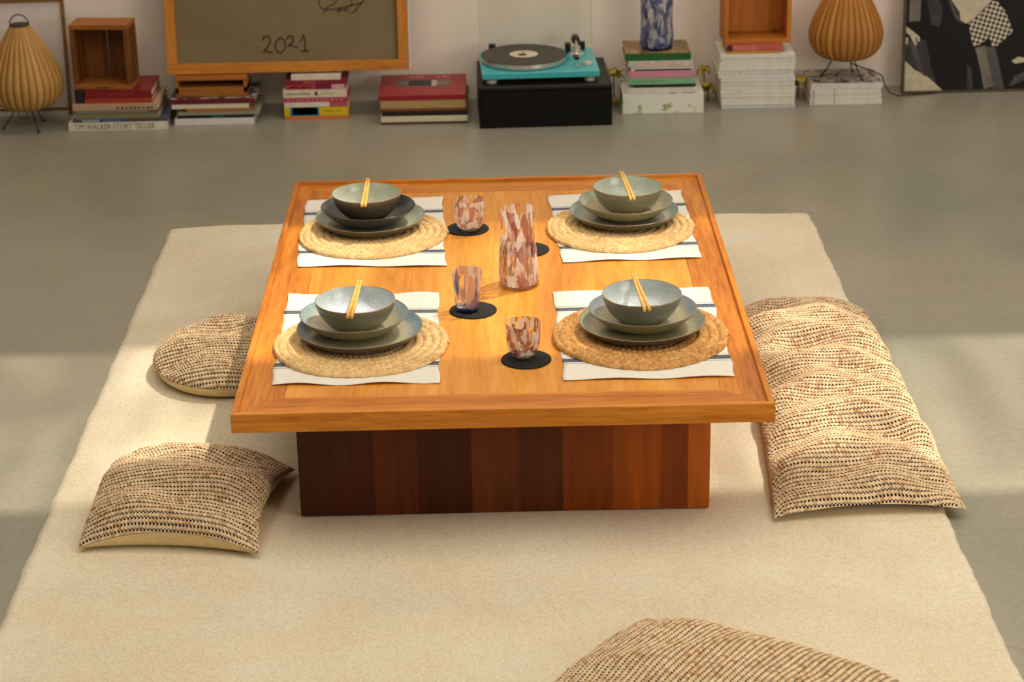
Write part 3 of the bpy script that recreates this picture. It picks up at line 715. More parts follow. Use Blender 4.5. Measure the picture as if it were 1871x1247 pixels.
# ------------------------------------------------------------------ books
M_page = NT('page_edges'); _c = M_page.coords(scale=(1, 1, 60)); M_page.base(M_page.ramp(M_page.noise(_c, 12, 3), [(0.3, lin(190, 176, 150)), (0.7, lin(228, 218, 196))])); M_page = M_page.done(0.9, 0.1)
def book(x0, x1, yf, depth, z0, z1, rgb, label, cat='book', group=None, spine=True, rot=0.0, rgh=0.45, top=None, bits=(), page=None, hard=True, spine_rgb=None):
    """Lies flat. bits: (x fraction a, b, z fraction a, b, rgb) printed patches on the spine."""
    L, T = x1 - x0, (z1 - z0) - 0.0006
    e = empty('book' if cat == 'book' else 'magazine', ((x0 + x1) / 2, yf + depth / 2, z0 + 0.0003), (0, 0, rot), label=label, cat=cat, group=group)
    h, dp = L / 2, depth / 2; ct = min(0.0022 if hard else 0.0006, T * 0.2)
    mc = plain('cover_%d_%d_%d' % rgb, rgb, rgh, 0.4, var=0.05)
    mb = MB(); s = -1 if spine else 1
    mb.box(-h, h, -dp, dp, 0, ct, b=0.0003); mb.box(-h, h, -dp, dp, T - ct, T, b=0.0003)
    ys = sorted((s * dp, s * (dp - 0.0022))); mb.box(-h, h, ys[0], ys[1], ct * .5, T - ct * .5, b=0.0006)
    mb.build('cover', mc, e)
    ov = 0.003 if hard else 0.0004
    yy = (-dp + .0023, dp - ov) if spine else (-dp + ov, dp - .0023)
    MB().box(-h + ov, h - ov, yy[0], yy[1], ct, T - ct).build('page_block', page or M_page, e)
    for i, (a_, b_, c_, d_, col) in enumerate(bits):
        f = -dp - 0.0003
        MB().box(-h + L * a_, -h + L * b_, f, f + 0.0006, T * c_, T * d_).build('spine_print', plain('print_%d_%d_%d' % col, col, 0.5, 0.3, var=0.02), e)
    if top is not None:
        MB().box(-h + .001, h - .001, -dp + .001, dp - .001, T, T + 0.0002).build('cover_print', top, e)
    return e
def dashes(a, b, n, c, d, col, seed=0):
    r = random.Random(seed); out = []; w = (b - a) / n
    for i in range(n): out.append((a + i * w, a + i * w + w * r.uniform(.45, .8), c, d, col))
    return out
def ypos(x, y): return y
# stack 1, under the small crate (far left)
g = 'stack of books under the left wooden crate'
b1 = book(-1.493, -1.150, 2.452, .255, 0, .030, (222, 212, 192), 'thick white book with brown capitals on its spine, lowest below the left crate', group=g)
text_on('TIM WALKER STORY TELLER', .0275, plain('brown_ink', (118, 92, 60)), b1, (-.152, -.1279, .006), sx=.80)
b2 = book(-1.478, -1.146, 2.458, .250, .030, .041, (70, 78, 96), 'thin blue and grey book just above the thick white one, left stack', group=g, bits=[(.1, .28, .1, .9, (150, 160, 170)), (.32, .5, .1, .9, (84, 104, 150)), (.62, .82, .2, .8, (120, 60, 50))])
b3 = book(-1.468, -1.177, 2.456, .235, .041, .063, (128, 124, 88), 'olive green book in the stack below the left crate', group=g)
b4 = book(-1.474, -1.185, 2.454, .24, .063, .073, (110, 98, 84), 'thin grey-brown book above the olive one, left stack', group=g, bits=[(.05, .9, .3, .7, (160, 146, 126))])
b5 = book(-1.473, -1.178, 2.450, .245, .073, .096, (186, 150, 120), 'tan book with dark lettering on the spine, left stack', group=g, bits=dashes(.52, .97, 9, .2, .55, (90, 60, 50), 3))
b6 = book(-1.431, -1.197, 2.462, .20, .096, .1135, (164, 58, 40), 'thin orange-red book beneath the dark red one, left stack', group=g)
b7 = book(-1.429, -1.197, 2.464, .205, .1135, .1405, (128, 22, 26), 'dark red book on which the left crate stands', group=g, bits=dashes(.35, .75, 5, .4, .6, (160, 60, 50), 4))
bs = MB(); bs.box(-.0155, .0155, -.05, .05, 0, .047, b=.002)
tag(bs.build('storage_box', plain('black_card', (26, 24, 26)), loc=(-1.449, 2.515, .0963)), 'small black box wedged at the left of the dark red book', 'box')

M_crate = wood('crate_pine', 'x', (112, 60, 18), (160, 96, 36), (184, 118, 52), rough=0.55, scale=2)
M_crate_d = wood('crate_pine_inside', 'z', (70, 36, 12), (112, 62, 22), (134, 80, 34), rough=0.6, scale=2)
M_crate2 = wood('crate_honey_pine', 'x', (150, 82, 20), (186, 110, 36), (206, 132, 54), rough=0.55, scale=2)
M_crate2_d = wood('crate_honey_pine_inside', 'z', (150, 84, 24), (190, 114, 42), (208, 136, 60), rough=0.6, scale=2)
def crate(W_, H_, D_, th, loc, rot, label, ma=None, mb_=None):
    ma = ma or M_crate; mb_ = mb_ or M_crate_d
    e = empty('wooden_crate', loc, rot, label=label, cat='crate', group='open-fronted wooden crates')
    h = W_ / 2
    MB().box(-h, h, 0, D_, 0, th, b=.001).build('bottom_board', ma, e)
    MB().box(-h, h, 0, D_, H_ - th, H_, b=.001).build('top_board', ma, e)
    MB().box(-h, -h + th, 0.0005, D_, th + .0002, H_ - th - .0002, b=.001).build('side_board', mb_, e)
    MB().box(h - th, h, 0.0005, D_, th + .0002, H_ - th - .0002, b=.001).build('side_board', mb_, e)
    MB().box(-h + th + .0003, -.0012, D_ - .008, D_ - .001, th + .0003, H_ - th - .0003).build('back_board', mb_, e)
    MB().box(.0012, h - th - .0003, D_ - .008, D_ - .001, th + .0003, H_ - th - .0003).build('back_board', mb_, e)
    return e
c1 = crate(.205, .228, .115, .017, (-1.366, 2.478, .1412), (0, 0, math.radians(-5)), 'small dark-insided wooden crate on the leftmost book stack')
M_slot = plain('dark_slot', (30, 22, 16))
MB().box(-.022, .022, -.0004, .0006, .005, .009).build('slot', M_slot, c1)

# stack 2 under the large canvas, left
g = 'stack of books under the left end of the leaning canvas'
book(-1.130, -.852, 2.498, .225, 0, .025, (222, 218, 206), 'white book at the floor below the left end of the canvas', group=g)
book(-1.120, -.856, 2.502, .22, .025, .037, (26, 30, 30), 'thin black book with a teal patch, left end of the canvas', group=g, bits=[(.45, .62, .1, .8, (20, 98, 96))])
book(-1.117, -.832, 2.496, .225, .037, .049, (150, 144, 122), 'thin grey-green book above the black one, left end of the canvas', group=g)
book(-1.086, -.860, 2.500, .215, .049, .061, (188, 122, 54), 'thin orange-brown book in the stack under the canvas', group=g)
book(-1.136, -.866, 2.494, .225, .061, .0785, (224, 212, 182), 'cream book below the maroon one, under the canvas', group=g)
def patterned():
    t = NT('patterned_cover'); v = t.coords(); vo = t.node('ShaderNodeTexVoronoi'); t.link(v, vo.inputs['Vector']); vo.inputs['Scale'].default_value = 45
    t.base(t.ramp(t.sep(vo.outputs['Color'])[0], [(0, lin(70, 40, 46)), (.3, lin(150, 140, 120)), (.5, lin(52, 70, 96)), (.7, lin(180, 170, 150)), (.85, lin(120, 40, 40))], 'CONSTANT')); return t.done(.5)
book(-1.141, -.843, 2.492, .225, .0785, .0975, (104, 22, 38), 'maroon book with a busy patterned cover under the canvas', group=g, top=patterned())
MBx = MB(); MBx.box(-.124, .124, 0, .15, 0, .034, b=.001); MBx.box(-.124, -.113, 0.0, .15, .0122, .058, b=.001); MBx.box(.113, .124, 0.0, .15, .0122, .058, b=.001); MBx.box(-.124, .124, 0, .15, .0582, .066, b=.001); MBx.box(-.112, .112, .11, .118, .0342, .058)
tag(MBx.build('wooden_box', M_crate, loc=(-.996, 2.512, .0984)), 'brown wooden box on the maroon book, propping the left end of the canvas', 'box')

# stack 3
g = 'stack of paperbacks under the middle of the leaning canvas'
book(-.748, -.524, 2.545, .16, 0, .0125, (214, 122, 56), 'thin orange paperback at the floor, stack with the yellow book', group=g)
book(-.749, -.524, 2.546, .16, .0125, .045, (214, 184, 22), 'yellow paperback with black and cyan label on its spine', group=g,
     bits=[(.09, .55, .02, .98, (24, 120, 150)), (.13, .52, .14, .98, (18, 18, 20))] + dashes(.18, .47, 6, .5, .62, (190, 190, 180), 5) + dashes(.62, .9, 6, .45, .6, (150, 128, 20), 6))
book(-.748, -.526, 2.546, .155, .045, .064, (222, 208, 196), 'white and pink spined paperback directly above the yellow one', group=g, bits=[(.72, 1.0, 0, 1, (178, 84, 88))])
book(-.749, -.522, 2.545, .16, .064, .079, (176, 60, 82), 'thin raspberry paperback two above the yellow one', group=g, bits=dashes(.05, .95, 12, .3, .7, (206, 120, 130), 7))
book(-.750, -.528, 2.546, .155, .079, .108, (220, 204, 176), 'thick cream paperback with grey lettering, mid stack', group=g, bits=dashes(.05, .44, 12, .35, .6, (130, 116, 100), 8) + [(.5, .55, .25, .75, (80, 72, 60))] + dashes(.6, .82, 7, .4, .58, (160, 150, 130), 9))
book(-.737, -.533, 2.548, .15, .108, .126, (124, 26, 66), 'magenta-spined paperback with pink ends above the thick cream one', group=g, bits=[(0, .5, 0, 1, (176, 56, 80)), (.78, 1, 0, 1, (214, 156, 164))] + dashes(.06, .44, 8, .3, .65, (220, 150, 150), 10))
book(-.744, -.524, 2.547, .155, .126, .141, (134, 30, 44), 'dark red paperback under the topmost white one', group=g, bits=[(.3, .5, .2, .8, (150, 84, 60))])
book(-.719, -.546, 2.550, .15, .141, .1595, (220, 206, 188), 'small white paperback touching the bottom of the canvas', group=g)

# stack 4
g = 'stack of large flat books left of the turntable'
book(-.406, -.103, 2.456, .30, 0, .0085, (82, 58, 36), 'thin brown book at the floor in the stack left of the turntable', group=g)
book(-.405, -.101, 2.455, .30, .0085, .030, (214, 198, 166), 'cream book second from the floor, left of the turntable', group=g)
book(-.400, -.101, 2.457, .30, .030, .045, (28, 26, 22), 'black book in the stack left of the turntable', group=g)
book(-.403, -.099, 2.458, .30, .045, .057, (108, 56, 30), 'thin brown-red book above the black one, left of the turntable', group=g, bits=[(.05, .95, .5, .8, (150, 92, 56))])
book(-.405, -.108, 2.454, .295, .057, .0865, (176, 142, 92), 'thick tan book under the red box, left of the turntable', group=g)
e = empty('record_box', (-.259, 2.605, .0869), label='flat red box with a cassette tape printed on its lid, left of the turntable', cat='box', group=None)
MB().box(-.152, .152, -.152, .132, 0, .019, b=.0015).build('lid', plain('red_lid', (146, 26, 30), .4), e)
pr = MB(); pr.box(-.092, .098, -.040, .058, .0191, .0194)
pr.build('cassette_print', plain('cassette_grey', (112, 92, 82)), e)
MB().box(-.050, .03, -.030, .046, .0195, .0197).build('cassette_window', plain('cassette_window', (52, 40, 38)), e)
MB().box(.028, .048, -.030, .046, .0195, .0197).build('cassette_label', plain('cassette_label', (190, 168, 150)), e)
for cxx in (-.068, .066): MB().lathe([(.001, .0194), (.017, .0194), (.017, .0197), (.001, .0197)], 24, c=(cxx, .008, 0)).build('cassette_reel', plain('cassette_reel', (124, 108, 96)), e)
for a_, b_ in ((-.05, -.035), (-.030, -.012), (-.008, .0), (.045, .055), (.066, .078), (.082, .09)):
    MB().box(a_, b_, .085, .105, .0191, .0194).build('lettering', plain('pale_ink', (196, 130, 120)), e)

# large canvas leaning, seen from behind ---------------------------
LEAN = math.radians(-9.5)
cv = empty('leaning_canvas', (-.729, 2.566, .1675), (LEAN, 0, math.radians(.6)), label='large stretched canvas turned to the wall, signed 2021 on the brown back', cat='painting')
hw, hh_, fw, fd = .424, .98, .036, .022
M_bar = wood('stretcher_pine', 'x', (150, 84, 22), (198, 124, 42), (216, 146, 62), rough=.5, scale=1.5)
M_barv = wood('stretcher_pine_upright', 'z', (150, 84, 22), (198, 124, 42), (216, 146, 62), rough=.5, scale=1.5)
def bar(x0, x1, z0, z1, mat, mitre):
    return MB().box(x0, x1, 0, fd, z0, z1, b=.001).build('stretcher_bar', mat, cv)
bar(-hw, hw, 0, fw, M_bar, 0); bar(-hw, hw, hh_ - fw, hh_, M_bar, 0)
bar(-hw, -hw + fw, fw + .0003, hh_ - fw - .0003, M_barv, 0); bar(hw - fw, hw, fw + .0003, hh_ - fw - .0003, M_barv, 0)
def canvas_mat():
    t = NT('raw_canvas_back'); v = t.coords()
    c = t.ramp(t.noise(v, 3, 4), [(.3, lin(116, 100, 74)), (.7, lin(134, 118, 88))]); c = t.mix(.25, c, t.ramp(t.noise(v, 350, 2), [(.3, lin(88, 74, 52)), (.7, lin(160, 142, 108))]))
    t.base(c); t.bump(t.noise(v, 400, 2), .3, .001); return t.done(.95, .1)
MB().box(-hw + fw * .6, hw - fw * .6, fd + .0003, fd + .0022, fw * .6, hh_ - fw * .6).build('canvas', canvas_mat(), cv)
ce = MB(); ce.box(hw + .0003, hw + .006, .002, fd + .004, 0.0, hh_, b=.001); ce.build('canvas_edge', plain('painted_canvas_edge', (206, 208, 204), .7), cv)['label'] = 'white painted canvas edge'
M_ink = plain('charcoal_ink', (36, 32, 24), .8)
def stroke(pts, r=.0016):
    P_ = [Vector((p[0], fd - .0006, p[1])) for p in pts]; out = []
    for i in range(len(P_) - 1):
        p0, p1, p2, p3 = P_[max(i - 1, 0)], P_[i], P_[i + 1], P_[min(i + 2, len(P_) - 1)]
        for k in range(6):
            t = k / 6; out.append(.5 * (2 * p1 + (p2 - p0) * t + (2 * p0 - 5 * p1 + 4 * p2 - p3) * t * t + (3 * p1 - p0 - 3 * p2 + p3) * t ** 3))
    out.append(P_[-1]); return out
yr = MB(); sx0, sz0, ch_, cw_ = -.090, .068, .058, .042
def dig(pts, k): yr.tube(stroke([(sx0 + k * cw_ + a_ * cw_, sz0 + b_ * ch_) for a_, b_ in pts]), .0021, 6)
dig([(.12, .72), (.2, .95), (.5, 1), (.72, .8), (.6, .5), (.3, .2), (.1, .05), (.3, .12), (.6, .02), (.85, .05)], 0)
dig([(.55, .85), (.25, .7), (.12, .35), (.3, .05), (.65, .02), (.92, .3), (.9, .7), (.6, .88), (.4, .84)], 1)
dig([(.1, .75), (.25, .98), (.55, .95), (.65, .7), (.4, .5), (.15, .35), (.4, .42), (.7, .34), (1.0, .28)], 2)
dig([(.15, .62), (.35, .78), (.55, 1.02), (.58, .6), (.6, .08)], 3); dig([(.2, .06), (.55, .06), (.9, .08)], 3)
yr.build('handwritten_year', M_ink, cv, smooth=True)
sg = MB()
for pts in ([(.125, .262), (.115, .232), (.14, .214), (.185, .218), (.23, .226), (.265, .236), (.275, .25)],
            [(.19, .258), (.17, .235), (.146, .222), (.128, .20)], [(.18, .21), (.2, .222), (.178, .206), (.205, .214)],
            [(.212, .268), (.232, .235), (.205, .212), (.218, .206)], [(.29, .27), (.268, .238), (.24, .208), (.228, .197)], [(.245, .215), (.247, .204)],
            [(.12, .30), (.16, .25), (.21, .29), (.17, .32)]):
    sg.tube(stroke(pts), .0015, 6)
sg.build('signature', M_ink, cv, smooth=True)

# ------------------------------------------------------------------ cabinet and turntable
M_ebony = plain('black_lacquer_box', (9, 7, 6), .6, .2, var=.1)
cb = empty('record_cabinet', (.170, 2.385, 0), (0, 0, math.radians(1.6)), label='black rectangular cabinet under the turquoise turntable', cat='cabinet')
MB().box(-.229, .229, 0.003, .375, 0, .135, b=.002).build('body', M_ebony, cb)
MB().box(-.229, .229, -.002, .377, .1352, .148, b=.002).build('top_board', plain('dark_brown_top', (26, 21, 18), .5), cb)
MB().box(-.222, .222, 0.0, .0028, .006, .128).build('front_panel', M_ebony, cb)
tt = empty('turntable', (.155, 2.405, .1482), (0, 0, math.radians(2.2)), label='turquoise record player with raised clear lid on the black cabinet', cat='record player')
M_turq = plain('turquoise_gloss', (62, 172, 178), .25, .55, var=.03)
M_chrome = plain('brushed_metal', (214, 206, 192), .32, .6, metal=0.6)
M_chrome2 = plain('silver_plastic', (190, 182, 168), .3, .6)
MB().box(-.203, .203, 0, .325, .020, .042, b=.002).build('plinth', M_turq, tt)
for x in (-.17, .17):
    for y in (.03, .29): MB().lathe([(.001, 0), (.017, 0), (.019, .004), (.019, .015), (.014, .0198), (.001, .0198)], 24, c=(x, y, 0)).build('foot', M_chrome2, tt, smooth=True)
px_, py_ = -.050, .165
MB().lathe([(.001, .0425), (.140, .0425), (.146, .0445), (.148, .050), (.148, .062), (.146, .064), (.001, .064)], 72, c=(px_, py_, 0)).build('platter', M_chrome, tt, smooth=False)
def vinyl_mat():
    t = NT('vinyl'); s = t.sep(t.coords()); r = t.math('SQRT', t.math('ADD', t.math('MULTIPLY', s[0], s[0]), t.math('MULTIPLY', s[1], s[1])))
    t.base(lin(34, 26, 24)); t.bump(t.math('SINE', t.math('MULTIPLY', r, 2600)), .2, .0005); return t.done(.4, .5)
rc = MB().lathe([(.001, 0), (.150, 0), (.1512, .001), (.150, .002), (.052, .0018), (.001, .0018)], 80).build('record', vinyl_mat(), tt, loc=(px_, py_, .0642))
MB().lathe([(.001, 0), (.050, 0), (.050, .0008), (.001, .0008)], 48).build('record_label', plain('cream_label', (206, 190, 162)), rc, loc=(0, 0, .0021))
MB().lathe([(.001, 0), (.016, 0), (.016, .0008), (.001, .0008)], 24).build('record_label_centre', plain('dark_centre', (70, 56, 44)), rc, loc=(-.006, -.010, .0030))
MB().lathe([(.001, 0), (.0035, 0), (.0035, .010), (.001, .011)], 12).build('spindle', M_chrome, tt, loc=(px_, py_, .068))
ta = MB().lathe([(.001, 0), (.028, 0), (.028, .005), (.016, .008), (.014, .03), (.001, .03)], 28, c=(0, 0, 0)).build('tonearm_base', M_chrome2, tt, loc=(.140, .235, .0422), smooth=False)
arm = MB().tube([(.140, .262, .088), (.140, .235, .086), (.137, .15, .084), (.128, .07, .078)], .0042, 10).build('tonearm', M_chrome, tt, smooth=True)
MB().box(-.008, .008, -.018, .012, -.012, 0, b=.002).build('headshell', plain('black_plastic', (20, 18, 18), .4), arm, loc=(.126, .062, .082), rot=(.05, 0, .15))
MB().tube([(.140, .258, .088), (.140, .292, .089)], .0150, 24).build('counterweight', plain('gunmetal', (60, 56, 52), .3, .5, metal=.5), arm, smooth=False)
MB().box(-.010, .010, -.012, .012, 0, .036, b=.002).build('arm_bracket', plain('black_plastic', (20, 18, 18), .4), tt, loc=(.112, .262, .0422))
MB().lathe([(.001, 0), (.017, 0), (.018, .003), (.016, .010), (.001, .0105)], 24).build('speed_knob', M_chrome2, tt, loc=(.168, .090, .0422), smooth=False)
MB().box(-.004, .004, -.014, .014, 0, .003, b=.001).build('cue_lever', M_chrome2, tt, loc=(.130, .075, .0422))
for x in (-.155, .165): MB().box(-.012, .012, -.010, .010, 0, .028, b=.002).build('hinge', plain('black_plastic', (20, 18, 18), .4), tt, loc=(x, .312, .0422))
def acryl():
    t = NT('clear_acrylic'); tr = t.node('ShaderNodeBsdfTransparent'); tr.inputs[0].default_value = (.96, .965, .955, 1)
    gl = t.node('ShaderNodeBsdfGlossy'); gl.inputs['Roughness'].default_value = .05; fw_ = t.node('ShaderNodeLayerWeight'); fw_.inputs['Blend'].default_value = 0.12; fr = t.node('ShaderNodeMath', operation='MULTIPLY'); t.link(fw_.outputs['Facing'], fr.inputs[0]); fr.inputs[1].default_value = 0.5
    mx = t.node('ShaderNodeMixShader'); t.link(fr.outputs[0], mx.inputs[0]); t.link(tr.outputs[0], mx.inputs[1]); t.link(gl.outputs[0], mx.inputs[2]); t.link(mx.outputs[0], t.out.inputs[0]); return t.m
lid = MB(); lid.box(-.201, .201, .001, .004, 0, .34); lid.box(-.201, -.198, -.050, .001, 0, .34); lid.box(.198, .201, -.050, .001, 0, .34); lid.box(-.201, .201, -.050, .001, .337, .34)
lid.build('dust_cover', acryl(), tt, loc=(0, .322, .062), rot=(math.radians(-3), 0, 0))

# ------------------------------------------------------------------ stack 5 with blue vase
g = 'stack of books under the blue vase'
def botanic():
    t = NT('botanical_print'); v = t.coords()
    m1 = t.ramp(t.noise(v, 28, 4, .6), [(.56, (0, 0, 0, 1)), (.64, (1, 1, 1, 1))])
    s = t.sep(v)[2]; low = t.math('LESS_THAN', s, .045)
    t.base(t.mix(t.math('MULTIPLY', m1, low), lin(224, 222, 206), t.ramp(t.noise(v, 14, 2), [(.4, lin(96, 122, 60)), (.6, lin(150, 160, 100))]))); return t.done(.6)
bb = book(.443, .729, 2.528, .215, 0, .072, (222, 220, 206), 'very thick white book with green leaves on its spine, lowest under the blue vase', group=g, bits=dashes(.07, .25, 5, .72, .82, (150, 146, 134), 11))
MB().box(-.142, .142, -.1083, -.1076, .002, .069).build('spine_print', botanic(), bb)
book(.461, .705, 2.530, .205, .072, .094, (218, 206, 196), 'white book with scattered dark marks above the thickest one, under the blue vase', group=g, bits=[(.6, .7, 0, .12, (60, 40, 40)), (.8, .95, 0, .1, (90, 50, 40))])
book(.488, .700, 2.532, .20, .094, .105, (30, 26, 24), 'thin black book below the pale green one, under the blue vase', group=g)
book(.464, .697, 2.530, .205, .105, .129, (124, 178, 132), 'pale green book in the stack under the blue vase', group=g, bits=dashes(.06, .58, 14, .4, .62, (86, 128, 92), 12))
book(.463, .696, 2.530, .205, .129, .152, (206, 134, 152), 'pink book above the pale green one, under the blue vase', group=g)
book(.472, .692, 2.532, .20, .152, .168, (214, 200, 190), 'thin white book with a black bar on its spine, under the blue vase', group=g, bits=[(.06, .97, .12, .5, (34, 26, 28))])
def floral():
    t = NT('floral_cover'); v = t.coords(); t.base(t.ramp(t.noise(v, 60, 3), [(.35, lin(132, 166, 160)), (.5, lin(210, 196, 182)), (.6, lin(206, 150, 140)), (.7, lin(150, 170, 160))])); return t.done(.5)
fb = book(.463, .690, 2.531, .20, .168, .191, (160, 184, 176), 'pale blue book with pink floral spine below the green one', group=g)
MB().box(-.113, .113, -.1004, -.0998, .001, .0215).build('spine_print', floral(), fb)
def wood_top():
    t = NT('photo_cover'); v = t.coords(scale=(3, 1, 1)); t.base(t.ramp(t.noise(v, 18, 3), [(.35, lin(96, 70, 40)), (.6, lin(150, 118, 70)), (.75, lin(176, 150, 104))])); return t.done(.4)
book(.453, .682, 2.532, .195, .191, .2165, (34, 92, 30), 'dark green book with a brown photographic cover, carrying the blue vase', group=g, top=wood_top())
G_vase = speckle('blue_chips', [(60, 76, 140), (200, 196, 196), (54, 66, 124), (104, 118, 164), (186, 186, 196), (66, 76, 120)], 66, .45, .92, clear=(.86, .88, .90))
vz = vessel('vase', [(.057, .0095), (.0600, .018), (.0585, .05), (.0555, .09), (.0560, .14), (.0580, .2), (.0590, .30), (.0570, .36)], G_vase, (.568, 2.615, .2172),
            'tall blue and white flecked glass vase standing on the green book', 'vase', G_cobalt, (.056, .009), 9, lump=.02)

# stack 6: magazines and crate ------------------------------------
M_mag = plain('magazine_spine', (224, 218, 204), .55, .3, var=.03)
r6 = random.Random(5); z = 0
n6 = 14; T6 = .196 / n6
ordn = ['lowest', 'second from the floor', 'third from the floor', 'fourth from the floor', 'fifth from the floor', 'sixth from the floor', 'seventh from the floor', 'seventh from the top', 'sixth from the top', 'fifth from the top', 'fourth from the top', 'third from the top', 'second from the top', 'topmost']
offs = [.004, .003, .004, .001, .002, -.001, 0, .001, -.008, -.012, -.006, -.004, 0, -.004]
for i in range(n6):
    ex_ = offs[i]; x0_, x1_ = .792 + ex_ + r6.uniform(-.0015, .0015), 1.054 + ex_ * .4 + r6.uniform(-.002, .002)
    book(x0_, x1_, 2.568 + r6.uniform(-.003, .003), .20, z, z + T6, (224 - r6.randint(0, 10), 218 - r6.randint(0, 10), 206 - r6.randint(0, 8)),
         'white-spined magazine, ' + ordn[i] + ' in the tall magazine stack under the right crate', 'magazine', 'tall stack of white-spined magazines', hard=False, rot=r6.uniform(-.01, .01),
         bits=[(.2 + .01 * i, .215 + .01 * i, .3, .7, (150, 140, 126))] if i in (4, 9) else ())
    z += T6
# upturned page corner at the left of the pile
tg = book(.812, 1.001, 2.582, .16, .196, .2065, (196, 146, 62), 'thin yellow book lying on the tall magazine stack', group='two small books under the right crate')
book(.812, 1.008, 2.578, .17, .2065, .2285, (192, 88, 84), 'salmon red book directly beneath the right wooden crate', group='two small books under the right crate', bits=[(0, .1, 0, 1, (72, 34, 36)), (.12, .55, .1, .9, (198, 112, 90))])
c2 = crate(.235, .31, .14, .0145, (.921, 2.594, .2290), (0, 0, math.radians(1.0)), 'larger bright orange wooden crate on the tall magazine stack', M_crate2, M_crate2_d)
for x in (-.090, .080): MB().lathe([(.001, 0), (.009, 0), (.009, .001), (.001, .001)], 14).build('screw_cap', M_slot, c2, loc=(x, .115, .0146))

# stack 7: magazines + lamp ----------------------------------------
z = 0; T7 = .0195
for i in range(4):
    lb = ['lowest magazine of the short stack under the right lamp', 'second magazine up in the short stack under the right lamp', 'third magazine up in the short stack under the right lamp', 'topmost magazine under the right lamp, dark photo on its cover'][i]
    def mag_cover():
        t = NT('magazine_cover'); v = t.coords(); t.base(t.ramp(t.noise(v, 9, 2, .5, 1.5), [(.38, lin(40, 34, 34)), (.46, lin(200, 190, 172)), (.55, lin(150, 140, 124)), (.62, lin(60, 50, 48)), (.75, lin(196, 186, 170))])); return t.done(.35)
    book(1.114 + .002 * (i % 2), 1.370 - .003 * (i % 3), 2.596 + .002 * (i % 2), .20, z, z + T7, (222 - i, 216 - 2 * i, 204 - i), lb, 'magazine', 'short stack of magazines under the right lamp', hard=False, rot=-.01 + .006 * i,
         top=mag_cover() if i == 3 else None, bits=[(.335, .345, .1, .9, (150, 70, 60)), (.035, .05, .1, .9, (120, 108, 96))] if i < 3 else dashes(.05, .3, 4, .45, .55, (150, 140, 126), 3))
    z += T7

# ------------------------------------------------------------------ rattan lamps
def rattan(name, a, b, c_):
    t = NT(name); tc = t.node('ShaderNodeTexCoord'); uvs = t.sep(tc.outputs['UV'])
    fr = t.math('ABSOLUTE', t.math('SUBTRACT', t.math('FRACT', uvs[0]), 0.5))       # 0 between stakes, .5 at a stake
    wn = t.node('ShaderNodeTexWhiteNoise', noise_dimensions='1D'); t.link(t.math('FLOOR', uvs[0]), wn.inputs['W'])
    col = t.ramp(wn.outputs[0], [(0, lin(*b)), (1, lin(*c_))])
    col = t.mix(t.ramp(fr, [(.30, (0, 0, 0, 1)), (.46, (1, 1, 1, 1))]), col, lin(*a))
    col = t.mix(t.math('MULTIPLY', t.noise(t.coords(), 60, 2), .35), col, lin(*a))
    t.base(col); return t.done(.6, .3)
M_rat = rattan('pale_rattan', (140, 96, 42), (186, 138, 70), (212, 166, 96))
M_rat2 = rattan('amber_rattan', (126, 76, 24), (172, 112, 44), (196, 138, 66))
M_iron = plain('black_iron', (24, 20, 18), .5, .4)
def lamp(loc, mat, rz, label, legs, handle=True):
    e = empty('basket_lamp', loc, (0, 0, 0), label=label, cat='lamp', group='pear-shaped woven lamps on wire legs')
    prof = [(.043, .071), (.072, .074), (.097, .088), (.116, .112), (.1245, .142), (.125, .170), (.116, .205), (.101, .242), (.080, .285), (.056, .325), (.039, .352), (.031, .362)]
    nr, nt = 150, 320; pr = np.array(prof); tt_ = np.linspace(0, len(pr) - 1, nr); i = np.minimum(tt_.astype(int), len(pr) - 2); f = (tt_ - i)[:, None]
    P0 = pr[np.maximum(i - 1, 0)]; P1 = pr[i]; P2 = pr[i + 1]; P3 = pr[np.minimum(i + 2, len(pr) - 1)]
    q = .5 * (2 * P1 + (P2 - P0) * f + (2 * P0 - 5 * P1 + 4 * P2 - P3) * f ** 2 + (3 * P1 - P0 - 3 * P2 + P3) * f ** 3)
    th = np.linspace(0, 2 * PI, nt, endpoint=False)[None]; ribs = 30
    rr_ = q[:, :1]; zz = q[:, 1:]
    sc = np.abs(np.sin(ribs * th / 2 + rz))                         # scallops between the uprights
    wv = np.sin(zz * 2 * PI / .0065 + PI * np.floor(ribs * (th + 2 * rz / ribs) / (2 * PI)))
    r = rr_ * (1 + .05 * sc) + .0007 * wv * sc
    P = np.stack([r * np.cos(th), r * np.sin(th), zz * np.ones_like(th)], -1)
    ob = link('woven_shade', grid_mesh('woven_shade', P, np.stack([ribs * (th + 2 * rz / ribs) / (2 * PI) + 0 * zz, zz + 0 * th], -1), closed_u=True), mat, e, True); md = ob.modifiers.new('cane', 'SOLIDIFY'); md.thickness = .002; md.offset = -1
    MB().lathe([(.001, .363), (.033, .363), (.035, .365), (.033, .367), (.001, .367)], 32).build('top_cap', M_iron, e, smooth=False)
    MB().lathe([(.001, .066), (.046, .066), (.047, .068), (.046, .070), (.001, .070)], 32).build('base_ring', M_iron, e, smooth=False)
    if handle: MB().tube([(.032 * math.cos(t), 0, .366 + .034 * math.sin(t)) for t in np.linspace(0, PI, 18)], .0022, 8).build('handle', M_iron, e, smooth=True)
    for (x, y) in legs:
        k = .042 / math.hypot(x, y)
        MB().tube([(x * k, y * k, .070), (x * .75, y * .75, .03), (x, y, .004)], [.0022, .0022, .0026], 8).build('leg', M_iron, e, smooth=True)
        MB().lathe([(.001, 0), (.005, .001), (.005, .005), (.001, .008)], 12).build('foot', M_iron, e, smooth=True, loc=(x, y, 0))
    return e
